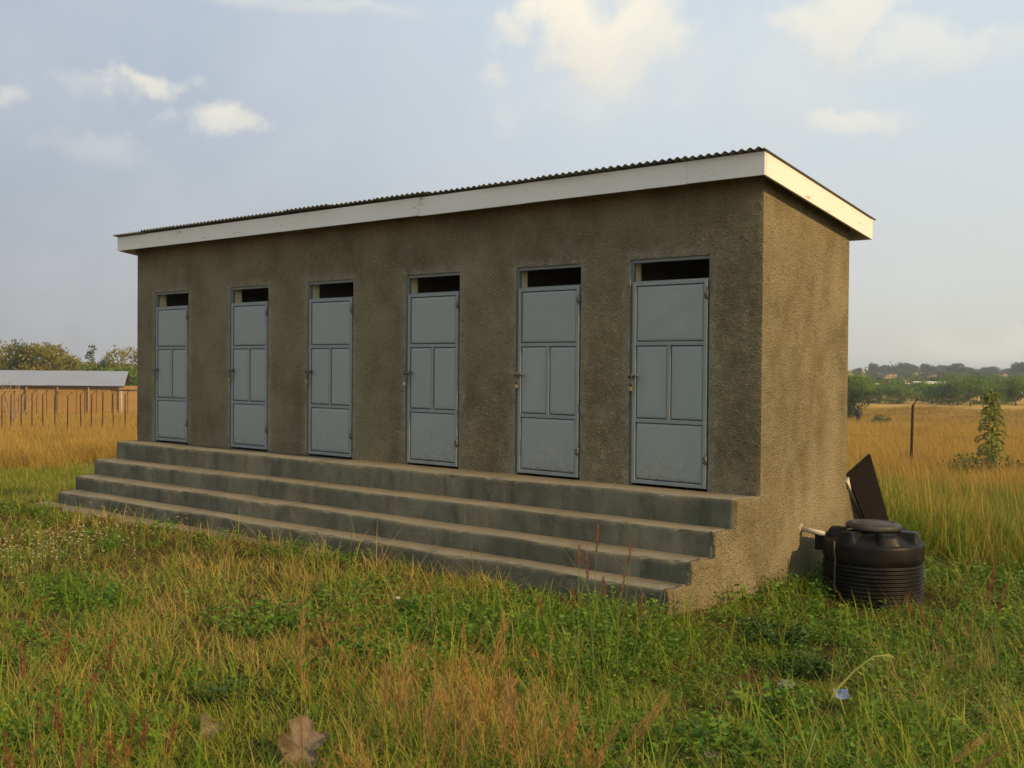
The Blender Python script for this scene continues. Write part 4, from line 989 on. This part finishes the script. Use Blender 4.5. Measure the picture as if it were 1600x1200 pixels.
def scrap(px, py, w, h, mat, label, seed, lift=.04, name='plastic_scrap', cat='litter'):
    p = on_ground(px, py); r1 = np.random.default_rng(seed); n = 7
    V = [((i/n-.5)*w, (j/n-.5)*h*(1-.3*abs(i/n-.5)), r1.normal(0, .07)*min(w, h)+.25*h*((i/n-.5)*2)**2) for j in range(n+1) for i in range(n+1)]
    Fs = [(j*(n+1)+i, j*(n+1)+i+1, (j+1)*(n+1)+i+1, (j+1)*(n+1)+i) for j in range(n) for i in range(n)]
    V2 = [(a, b, c-.002) for a, b, c in V]; m_ = len(V)
    o = link(name, mesh_np(name, V+V2, Fs+[tuple(k+m_ for k in f[::-1]) for f in Fs], [mat], smooth=True), None, (p[0], p[1], p[2]+lift)); o.rotation_euler = (.7, 0, .7); tag(o, label, cat)
scrap(1313, 1112, .085, .07, 'plastic_blue', 'crumpled pale blue plastic scrap in the grass under the bent stalk', 1, .10)
scrap(10, 690, .40, .3, 'plastic_green', 'green plastic scrap on the lawn at the left edge', 2, .12)
scrap(52, 708, .28, .2, 'paper', 'white paper scrap on the lawn left of the block', 3, .10, 'paper_scrap')
scrap(622, 955, .035, .025, 'paper', 'tiny white paper scrap in the grass before the steps', 4, .10, 'paper_scrap')
def stone(px, py, s, label, seed):
    p = on_ground(px, py); bm = bmesh.new(); bmesh.ops.create_icosphere(bm, subdivisions=2, radius=s); r1 = random.Random(seed)
    for v in bm.verts: v.co *= r1.uniform(.8, 1.15); v.co.z *= .6
    me = bpy.data.meshes.new('stone'); bm.to_mesh(me); bm.free(); me.materials.append(MATS['stone']); o = link('stone', me, None, (p[0], p[1], p[2]+s*.35)); tag(o, label, 'stone')
stone(1228, 1078, .06, 'grey stone half hidden in weeds left of the bent stalk', 1)
stone(1108, 1195, .07, 'dark stone at the bottom edge beside a bright weed', 2)

# ------------------------------------------------------------------ trees and shrubs
def crown_mesh(name, lobes, n, ls, mat, seed, shell=.55, droop=0.0):
    r1 = np.random.default_rng(seed); L_ = np.array(lobes); wts = (L_[:, 3]*L_[:, 4]); k = r1.choice(len(L_), n, p=wts/wts.sum()); c = L_[k]
    d = r1.normal(0, 1, (n, 3)); d /= np.linalg.norm(d, axis=1, keepdims=True); rr_ = (shell+(1-shell)*r1.random(n)**.6)*(1+r1.normal(0, .10, n))
    P = c[:, :3]+d*rr_[:, None]*np.stack([c[:, 3], c[:, 3], c[:, 4]], -1)
    nz = np.sin(P[:, 0]*2.3/max(.4, ls*4)+seed)+np.sin(P[:, 1]*2.1/max(.4, ls*4))+np.sin(P[:, 2]*2.7/max(.4, ls*4)); keep = nz > -1.15+r1.normal(0, .35, n); P = P[keep]; d = d[keep]
    Dn = d*.6+r1.normal(0, .7, (len(P), 3))-np.array([0, 0, droop]); v, q_, rn = leaves(P, Dn, ls, ls*.62, seed); return mesh_np(name, v, quads=q_, mats=[mat], rnd=rn)
def trunk_mesh(h, r0, lobes, seed, mat='bark'):
    r1 = random.Random(seed); mb = MB(); top = Vector((r1.uniform(-.1, .1)*h*.3, r1.uniform(-.1, .1)*h*.3, h*.55))
    mb.tube([(0, 0, -.4), (0, 0, h*.2), top*.6+Vector((0, 0, h*.05)), top], [r0*1.25, r0, r0*.8, r0*.55], mat, 8)
    for lb in lobes:
        c = Vector(lb[:3]); s_ = Vector((0, 0, h*.25)).lerp(top, r1.random()); mb.tube([s_, s_.lerp(c, .5)+Vector((0, 0, h*.04)), c+Vector((0, 0, lb[4]*.3))], [r0*.5, r0*.33, r0*.1], mat, 6)
    return mb.mesh('trunk')
def rand_lobes(w, h, z0, n, seed):
    r1 = np.random.default_rng(seed); out = []
    for k in range(n):
        a = k*2.4+r1.uniform(0, .8); t_ = (k+.5)/n; rr_ = w*.5*r1.uniform(.25, .68)*(1 if k else 0); rz = h*r1.uniform(.17, .27); zz = z0+(h-z0-rz)*(.18+.82*r1.random() if k else .9)
        lr = w*r1.uniform(.17, .30); out.append((rr_*math.cos(a), rr_*math.sin(a), max(z0+rz*.6, zz), lr, rz))
    return out
TREEK = {}
def tree_kind(key, w, h, z0, nl, leaf_n, ls, mat, seed, shell=.5):
    lb = rand_lobes(w, h, z0, nl, seed); TREEK[key] = (trunk_mesh(h, .022*h, lb, seed), crown_mesh('crown', lb, leaf_n, ls, mat, seed, shell), w, h)
tree_kind('round_a', 7.0, 6.0, 1.2, 11, 3600, .34, 'tree_green', 1); tree_kind('round_b', 6.0, 6.5, 1.0, 10, 3600, .34, 'tree_green', 2)
tree_kind('round_c', 8.0, 5.0, 0.6, 12, 3800, .34, 'tree_dark', 3); tree_kind('bush', 6.0, 3.6, 0.1, 10, 3200, .30, 'tree_green', 4)
tree_kind('yellow_a', 6.5, 7.0, 1.0, 14, 7500, .30, 'tree_yellow', 5); tree_kind('yellow_b', 5.5, 7.0, .8, 13, 6500, .30, 'tree_yellow', 6)
tree_kind('dark_tall', 3.6, 8.0, 1.5, 10, 3000, .28, 'tree_dark', 7); tree_kind('pink', 5.0, 7.5, 1.5, 11, 2200, .22, 'tree_pink', 8, .3)
tree_kind('far_a', 9.0, 6.5, 1.0, 10, 2400, .70, 'tree_far', 9); tree_kind('far_b', 12.0, 6.0, 1.2, 12, 2600, .70, 'tree_far', 10)
def tree(key, px, depth, top, label, group, widen=1.0, cat='tree', name='broadleaf_tree'):
    p = place(px, depth); h = ztop(px, top, depth)-p[2]; k = TREEK[key]; s_ = h/k[3]
    E_ = empty(name, (p[0], p[1], p[2]), random.uniform(0, 6.28)); E_.scale = (s_*widen, s_*widen, s_); tag(E_, label, cat, group)
    link('trunk', k[0], E_); link('crown', k[1], E_); return E_
GL = 'trees behind the metal-roofed shed'
tree('yellow_a', 22, 118, 531, 'yellow-green leafy tree behind the left end of the shed roof', GL, 1.0)
tree('dark_tall', 33, 116, 526, 'slender dark green tree rising above the yellow trees behind the shed', GL, .8)
tree('yellow_b', 66, 116, 531, 'broad yellow-green tree behind the middle of the shed roof', GL, 1.05)
tree('pink', 88, 126, 532, 'half-bare pinkish tree behind the yellow trees', GL, 1.0)
tree('dark_tall', 80, 121, 530, 'dark-topped tree between the yellow trees behind the shed', GL, .7)
tree('yellow_b', 104, 114, 549, 'lower yellow-green tree behind the right half of the shed roof', GL, .9)
tree('pink', 0, 125, 524, 'pinkish half-bare tree at the left edge behind the shed', GL, .9)
tree('bush', 135, 118, 568, 'low bush behind the right end of the shed roof', GL, 1.0, 'bush', 'bush')
tree('dark_tall', 163, 112, 552, 'small dark tree at the right end of the shed roof', GL, .8)
tree('yellow_a', 203, 108, 537, 'yellow-green tree partly hidden by the left wall of the block', GL, .95)
tree('yellow_b', 140, 120, 560, 'low yellow-green tree behind the thin sapling', GL, 1.1)
tree('round_c', 172, 118, 562, 'dark rounded tree behind the right end of the shed roof', GL, .7)
tree('yellow_a', 46, 122, 538, 'tall yellow-green tree in the middle of the row behind the shed', GL, 1.1)
tree('bush', 188, 104, 572, 'green bush between the shed and the block', GL, .8, 'bush', 'bush')
# thin sapling with tufts at its top
p = place(141, 105); hs_ = ztop(141, 543, 105)-p[2]; E_ = empty('thin_sapling', tuple(p)); tag(E_, 'thin sapling with a small leafy tip above the shed ridge', 'tree', GL)
mb = MB(); mb.tube([(0, 0, -.3), (.05, 0, hs_*.5), (.12, .05, hs_)], [.06, .05, .02], 'bark', 6).tube([(.06, 0, hs_*.7), (-.35, .1, hs_*.85)], [.03, .015], 'bark', 5); mb.build('trunk', E_)
link('crown', crown_mesh('crown', [(.12, .05, hs_-.2, .35, .35), (-.4, .1, hs_*.87, .32, .3), (.3, 0, hs_*.8, .2, .2)], 160, .24, 'tree_dark', 3), E_)
# bare shrub before the shed
p = place(21, 60); hs_ = ztop(21, 575, 60)-p[2]; E_ = empty('bare_shrub', tuple(p)); tag(E_, 'bare twiggy shrub in front of the left end of the shed', 'shrub')
mb = MB(); r1 = random.Random(8)
for k in range(9):
    a = r1.uniform(0, 6.28); le = r1.uniform(.1, .55); L_ = hs_*r1.uniform(.75, 1.05); e = Vector((math.sin(le)*math.cos(a), math.sin(le)*math.sin(a), math.cos(le)))*L_; mb.tube([(0, 0, -.1), e*.5+Vector((0, 0, .1)), e], [.03, .018, .006], 'pale_twig', 5)
    for j in range(3):
        s_ = e*r1.uniform(.45, .85); mb.tube([s_, s_+Vector((r1.uniform(-.4, .4), r1.uniform(-.4, .4), r1.uniform(.2, .5)))], [.012, .004], 'pale_twig', 4)
mb.build('branches', E_)

GR = 'green trees in the row across the right-hand field'
ORD = ['first', 'second', 'third', 'fourth', 'fifth', 'sixth', 'seventh', 'eighth', 'ninth', 'tenth', 'eleventh', 'twelfth', 'thirteenth', 'fourteenth', 'fifteenth', 'sixteenth', 'seventeenth', 'eighteenth', 'nineteenth', 'twentieth']
row = [('round_a', 1322, 150, 576, 1.1), ('round_b', 1342, 185, 582, 1.2), ('bush', 1360, 165, 602, 1.2), ('round_a', 1388, 182, 588, 1.3), ('bush', 1406, 162, 602, 1.3), ('round_c', 1424, 190, 594, 1.2),
       ('round_b', 1442, 178, 592, 1.2), ('bush', 1458, 165, 599, 1.3), ('round_a', 1478, 185, 587, 1.3), ('round_c', 1497, 160, 594, 1.2), ('round_b', 1517, 150, 586, 1.3), ('round_a', 1534, 185, 583, 1.3),
       ('bush', 1550, 165, 598, 1.3), ('round_c', 1567, 172, 592, 1.2), ('round_b', 1588, 158, 586, 1.2), ('round_a', 1612, 170, 582, 1.2)]
for k, (key, px, dep, top, wd) in enumerate(row):
    tree(key, px, dep, top, '%s rounded green tree from the gable wall in the field-edge row' % ORD[k], GR, wd)
tree('round_c', 1334, 88, 596, 'dark green tree beside the gable wall, nearest of the field trees', None, .42)
GM = 'trees between the field row and the far rise'
for k, (key, px, dep, top, wd) in enumerate([('round_a', 1350, 300, 583, 1.2), ('round_c', 1376, 320, 588, 1.2), ('round_b', 1404, 300, 586, 1.2), ('round_a', 1432, 330, 584, 1.2), ('round_c', 1462, 300, 586, 1.2), ('round_b', 1487, 310, 581, 1.2), ('round_a', 1508, 320, 580, 1.2), ('round_c', 1530, 300, 584, 1.2), ('round_a', 1556, 310, 582, 1.2), ('round_b', 1580, 300, 584, 1.2), ('round_a', 1604, 320, 580, 1.2)]):
    tree(key, px, dep, top, '%s soft green tree from the gable wall above the field-edge row' % ORD[k], GM, wd)
GF = 'hazy trees on the far rise'
for k, (key, px, dep, top, wd) in enumerate([('far_a', 1340, 620, 575, 1), ('far_a', 1362, 560, 568, .75), ('far_b', 1388, 590, 570, 1.0), ('far_b', 1404, 600, 566, 1.1), ('far_b', 1420, 620, 570, 1.0), ('far_a', 1450, 580, 569, 1.0), ('far_b', 1468, 620, 570, 1.0), ('far_a', 1494, 560, 568, 1.0), ('far_b', 1512, 560, 573, 1.1),
        ('far_b', 1535, 600, 573, 1.1), ('far_a', 1555, 580, 573, 1.1), ('far_b', 1575, 620, 575, 1.0), ('far_a', 1600, 520, 566, 1.1)]):
    tree(key, px, dep, top, '%s hazy tree from the gable wall on the skyline of the far rise' % ORD[k], GF, wd)
for k, (key, px, dep, top, wd) in enumerate([('far_b', 1372, 470, 582, 1.0), ('far_b', 1415, 480, 581, 1.0), ('far_b', 1440, 470, 582, 1.0), ('far_b', 1478, 460, 580, 1.0), ('far_a', 1525, 450, 581, 1.0), ('far_b', 1548, 470, 581, 1.0), ('far_b', 1590, 470, 580, 1.0)]):
    tree(key, px, dep, top, '%s hazy tree from the gable wall on the slope below the far skyline' % ORD[k], GF, wd)
# settlement roofs seen between the field trees
def hut(px, depth, py_top, w, label):
    p = place(px, depth); h = max(1.8, ztop(px, py_top, depth)-p[2]); E_ = empty('far_house', (p[0], p[1], p[2]), YAW+.15); tag(E_, label, 'house', 'pale houses behind the field trees')
    mb = MB(); mb.box((-w/2+.3, -2, -.3), (w/2-.3, 2, h*.72), 'far_white'); mb.build('wall', E_)
    mb = MB(); A = [(-w/2, -2.5, h*.70), (w/2, -2.5, h*.70), (w/2, 0, h), (-w/2, 0, h)]; Bk = [(-w/2, 2.5, h*.70), (w/2, 2.5, h*.70)]
    mb.face(A, 'far_white'); mb.face([A[3], A[2], Bk[1], Bk[0]], 'far_white'); mb.face([A[0], A[3], Bk[0]], 'far_white'); mb.face([A[1], Bk[1], A[2]], 'far_white'); mb.face([A[0], Bk[0], Bk[1], A[1]], 'far_white'); mb.build('roof', E_)
    mb = MB(); mb.box((-.5, -2.03, -.3), (.5, -1.99, h*.5), 'dark_timber'); mb.build('door', E_)
hut(1369, 255, 599, 5, 'white-roofed house between the trees nearest the gable wall')
hut(1421, 255, 599, 5, 'white-roofed house behind the bushes right of the first roof')
hut(1452, 262, 596, 9, 'longest pale roof behind the trees above the fence post')
hut(1598, 258, 597, 5, 'pale roof at the right edge behind the trees')

# ------------------------------------------------------------------ spire plant and shrub at the right fence
p = place(1551, 25.5); zt_ = ztop(1551, 612, 25.5); hs_ = zt_-p[2]
E_ = empty('spire_plant', tuple(p)); tag(E_, 'tall narrow leafy plant growing in front of the right fence post', 'plant')
mb = MB(); mb.tube([(0, 0, -.1), (.02, 0, hs_*.5), (0, 0, hs_)], [.04, .03, .01], 'bark', 7); mb.build('stem', E_)
P = []; Dn = []; r1 = np.random.default_rng(12)
for k in range(70):
    t_ = .14+.86*k/70; z_ = hs_*t_; a = k*2.4+r1.uniform(-.3, .3); L_ = .34*(1-.60*max(0, (t_-.3)/.7)**2)*r1.uniform(.75, 1.15); dr = np.array([math.cos(a), math.sin(a), 0])
    nseg = 15                              # compound leaf: drooping midrib with leaflets
    for j in range(nseg):
        u = (j+1)/nseg; c = np.array([0, 0, z_])+dr*L_*math.sin(u*1.35)+np.array([0, 0, .10*math.sin(u*2.0)-L_*.55*u*u])
        for s_ in (-1, 1): P.append(c); Dn.append(np.array([-dr[1], dr[0], 0])*s_*.8+dr*.5+np.array([0, 0, -.65]))
v, q2, rn2 = leaves(np.array(P), np.array(Dn), .105, .034, 12); link('foliage', mesh_np('foliage', v, quads=q2, mats=['spire_leaf'], rnd=rn2), E_)
def shrub(px, depth, w, h, label, seed, mat='shrub_leaf', n=1500, ls=.075):
    p = place(px, depth); E_ = empty('shrub', tuple(p)); tag(E_, label, 'shrub', 'low shrubs below the spire plant')
    lb = rand_lobes(w, h, .15, 9, seed); link('foliage', crown_mesh('foliage', lb, n, ls, mat, seed, .25), E_); link('stems', trunk_mesh(h, .02, lb, seed), E_)
shrub(1540, 24.8, 1.1, 1.05, 'grey-green shrub at the foot of the spire plant', 31)
shrub(1502, 24.9, 0.9, .95, 'small open shrub left of the spire plant', 32, n=900)
shrub(1592, 25.2, 0.8, .80, 'small shrub right of the spire plant at the picture edge', 33, n=900)

# ------------------------------------------------------------------ fences
def fence(name, posts, label, hgt, arm, r_=.04, wires=True, tipm='post_tip', group=None):
    ps = [place(px, dep) for px, dep in posts]; c0 = np.mean(ps, axis=0); E_ = empty(name, tuple(c0)); tag(E_, label, 'fence', group)
    tops = []; arms = []
    for k, p in enumerate(ps):
        r1 = random.Random(k+int(posts[0][0])); q_ = p-c0; ln = Vector((r1.uniform(-.05, .05), r1.uniform(-.05, .05), 0)); b = Vector(q_); tp = b+Vector((0, 0, hgt*r1.uniform(.96, 1.04)))+ln; ae = tp+Vector(arm)
        mb = MB(); mb.tube([b-Vector((0, 0, .4)), tp, tp.lerp(ae, .96)], [r_, r_*.92, r_*.75], 'rust_post', 8)
        mb.build('post', E_)
        mb = MB(); mb.tube([tp.lerp(ae, .95), ae], r_*.8, tipm, 7); mb.build('post_tip', E_); tops.append((b, tp)); arms.append(ae)
    if wires:
        for lev in (.35, .62, .9, 'a'):
            mb = MB(); pts = []
            for (b, tp), ae in zip(tops, arms):
                pts.append(ae if lev == 'a' else b.lerp(tp, lev))
            out = []
            for a, b in zip(pts, pts[1:]): out += [a, a.lerp(b, .5)-Vector((0, 0, .025))]
            out.append(pts[-1]); mb.tube(out, .0035, 'wire', 4); mb.build('wire', E_)
armR = tuple(RI*.15+np.array([0, 0, .22]))
fence('wire_fence', [(1297, 28.3), (1425, 28), (1553, 27.8), (1681, 27.5)], 'wire fence on rusty angled posts across the field at the right', 1.98, armR, .040)
armL = tuple(RI*.20+np.array([0, 0, .19]))
fence('wire_fence', [(px, 50+dp) for px, dp in ((-15, .5), (3, 1), (17, 0), (33, -1), (50, .5), (67, -.5), (86, 0), (105, -2), (127, -.5), (142, -1), (160, 0), (178, -.5), (196, 0), (214, 0), (232, 0))], 'near row of rusty bent-topped fence posts across the left field', 2.05, armL, .028, tipm='rust_post')
fence('wire_fence', [(px, 72) for px in (-10, 8, 22, 30, 40, 57, 74, 90, 118, 132, 150, 160, 174, 200, 225)], 'far row of thin fence posts just before the metal-roofed shed', 2.25, (0.05, 0, .12), .022, tipm='rust_post')

# ------------------------------------------------------------------ shed at the left
dep = 84; pa = at(-260, 600, dep); pb = at(194, 603, dep); pr = at(178, 580, dep+3.1)
base = place(60, dep); E_ = empty('long_shed', (0, 0, 0)); tag(E_, 'long low shed with a grey metal roof in the left field', 'shed')
ax = Vector((pb-pa)); ax.z = 0; Ls = ax.length; ax.normalize(); bk = Vector((-ax.y, ax.x, 0))
if bk.dot(Vector(FW)) < 0: bk = -bk
ze = float(pb[2]); zr = float(ztop(178, 580, dep+3.1)); o0 = Vector((pb[0], pb[1], 0)); inset = .8
npan = 11
for k in range(npan):
    for side in (0, 1):
        s0, s1 = -Ls*k/npan, -Ls*(k+1)/npan; r0 = -inset if k == 0 else s0
        e0 = o0+ax*(s0 if side == 0 else min(s0, -inset*2-.2))+bk*(0 if side == 0 else 6.4); e1 = o0+ax*s1+bk*(0 if side == 0 else 6.4); t0 = o0+ax*(min(s0, -inset))+bk*3.2; t1 = o0+ax*s1+bk*3.2
        dzk = random.uniform(0, .02)
        q_ = [Vector((e0.x, e0.y, ze+dzk)), Vector((e1.x, e1.y, ze+dzk)), Vector((t1.x, t1.y, zr+dzk)), Vector((t0.x, t0.y, zr+dzk))]
        mb = MB(); mb.face(q_, 'shed_roof'); dn = [v-Vector((0, 0, .03)) for v in q_]; mb.face(dn[::-1], 'shed_roof')
        for i in range(4): mb.face([q_[i], dn[i], dn[(i+1) % 4], q_[(i+1) % 4]], 'shed_roof')
        mb.build('roof_panel', E_)
def obox(a, b, h0, h1, th, mat, nm):
    a = Vector(a); b = Vector(b); d_ = (b-a).normalized(); n_ = Vector((-d_.y, d_.x, 0))*th/2
    mb = MB(); c4 = [a-n_, b-n_, b+n_, a+n_]; lo = [Vector((v.x, v.y, h0)) for v in c4]; hi = [Vector((v.x, v.y, h1)) for v in c4]
    mb.face(lo[::-1], mat); mb.face(hi, mat)
    for i in range(4): mb.face([lo[i], lo[(i+1) % 4], hi[(i+1) % 4], hi[i]], mat)
    return mb.build(nm, E_)
zg = base[2]-.6
obox(o0+ax*(-.5)+bk*.45, o0+ax*(-Ls+.5)+bk*.45, zg, ze-.16, .2, 'mud_wall', 'wall'); obox(o0+ax*(-1.0)+bk*5.8, o0+ax*(-Ls+1)+bk*5.8, zg, ze-.1, .2, 'mud_wall', 'wall')
obox(o0+ax*(-1.0)+bk*.6, o0+ax*(-1.0)+bk*5.6, zg, ze-.1, .2, 'mud_wall', 'wall')
obox(o0+ax*(-.1)+bk*.15, o0+ax*(-Ls+.1)+bk*.15, ze-.14, ze-.035, .1, 'dark_timber', 'eave_beam')
for k in range(10):
    q_ = o0+ax*(-.4-k*(Ls-.8)/9)+bk*.15; obox(q_-ax*.04, q_+ax*.04, zg, ze-.145, .08, 'pale_twig', 'post')
# low rail beside the shed
pr_ = place(203, 78); E_ = empty('low_rail', (pr_[0], pr_[1], pr_[2])); tag(E_, 'low dark rail on a white post between the shed and the block', 'rail')
zz = ztop(203, 610, 78)-pr_[2]; rv = Vector(RI); rv.z = 0
mb = MB(); mb.tube([-rv*1.4+Vector((0, 0, zz)), rv*1.6+Vector((0, 0, zz+.02))], .06, 'dark_timber', 6); mb.build('rail', E_)
for s_, mt in ((-.6, 'post_tip'), (1.2, 'dark_timber')):
    mb = MB(); mb.tube([rv*s_+Vector((0, 0, -.3)), rv*s_+Vector((0, 0, zz-.05))], .05, mt, 6); mb.build('post', E_)

# ------------------------------------------------------------------ person and goats-sized brush far out in the field
p = place(1342, 82); E_ = empty('person', tuple(p), YAW); tag(E_, 'person in dark clothes standing far out in the golden field', 'person')
verts = [(0, 0, .92), (0, 0, 1.15), (0, 0, 1.38), (0, 0, 1.50), (0, .01, 1.60), (0, .01, 1.72), (.17, 0, 1.36), (.24, .03, 1.10), (.20, -.10, .90), (-.17, 0, 1.36), (-.25, .02, 1.12), (-.22, -.06, .88), (.09, 0, .88), (.11, -.02, .48), (.12, .02, .05), (.13, -.10, .02), (-.09, 0, .88), (-.13, .05, .48), (-.15, .12, .05), (-.16, .01, .02)]
edges = [(0, 1), (1, 2), (2, 3), (3, 4), (4, 5), (2, 6), (6, 7), (7, 8), (2, 9), (9, 10), (10, 11), (0, 12), (12, 13), (13, 14), (14, 15), (0, 16), (16, 17), (17, 18), (18, 19)]
rads = [.15, .14, .16, .06, .10, .09, .07, .05, .04, .07, .05, .04, .10, .075, .05, .045, .10, .075, .05, .045]
me = bpy.data.meshes.new('body'); me.from_pydata(verts, edges, []); bo = link('body', me, E_); me.materials.append(MATS['cloth_dark'])
sk = bo.modifiers.new('skin', 'SKIN'); 
if not me.skin_vertices: me.attributes  # layer made by the modifier
def set_skin(ob, rads):
    bm = bmesh.new(); bm.from_mesh(ob.data); lay = bm.verts.layers.skin.verify()
    for v, r_ in zip(bm.verts, rads): v[lay].radius = (r_, r_)
    bm.verts.ensure_lookup_table(); bm.verts[0][lay].use_root = True; bm.to_mesh(ob.data); bm.free()
set_skin(bo, rads); ss = bo.modifiers.new('sub', 'SUBSURF'); ss.levels = 1; ss.render_levels = 1
mb = MB(); mb.lathe([(.0, 1.46), (.06, 1.50), (.095, 1.58), (.10, 1.66), (.08, 1.74), (.0, 1.775)], 'skin_dark', 14, (0, .012, 0)); mb.build('head_cover', E_)
mb = MB(); mb.lathe([(.12, .95), (.19, 1.0), (.18, 1.2), (.185, 1.36), (.10, 1.45)], 'cloth_dark', 14); mb.build('shirt', E_)
for k, (px, s_) in enumerate(((1368, .55), (1376, .85), (1384, 1.0))):
    p = place(px, 80+k*.6); E_ = empty('low_brush', tuple(p)); tag(E_, ('low dark brush clump, %s of three near the standing person' % ('leftmost and smallest', 'middle', 'rightmost and tallest')[k]), 'brush', 'dark brush clumps in the field')
    lb = rand_lobes(1.1*s_, 1.25*s_, .2, 6, 60+k); link('foliage', crown_mesh('foliage', lb, 500, .14, 'tree_dark', 60+k, .2), E_); link('stems', trunk_mesh(1.25*s_, .03, lb, 60+k), E_)

# ------------------------------------------------------------------ haze
mb = MB(); mb.box((CAM[0]-2600, CAM[1]-2600, -6.5), (CAM[0]+2600, CAM[1]+2600, 14.0), 'wire'); hz_o = mb.build('haze'); hz_o.data.materials.clear()
hm = bpy.data.materials.new('haze_air'); hm.use_nodes = True; hn = hm.node_tree.nodes; hn.clear()
pv = hn.new('ShaderNodeVolumePrincipled'); pv.inputs['Color'].default_value = (0.76, 0.86, 1.0, 1); pv.inputs['Density'].default_value = 0.0004; pv.inputs['Anisotropy'].default_value = 0.2
ho = hn.new('ShaderNodeOutputMaterial'); hm.node_tree.links.new(pv.outputs[0], ho.inputs['Volume']); hz_o.data.materials.append(hm); hz_o['kind'] = 'stuff'
hz_o['label'] = 'thin pale air haze over the distant field'; hz_o['category'] = 'haze'
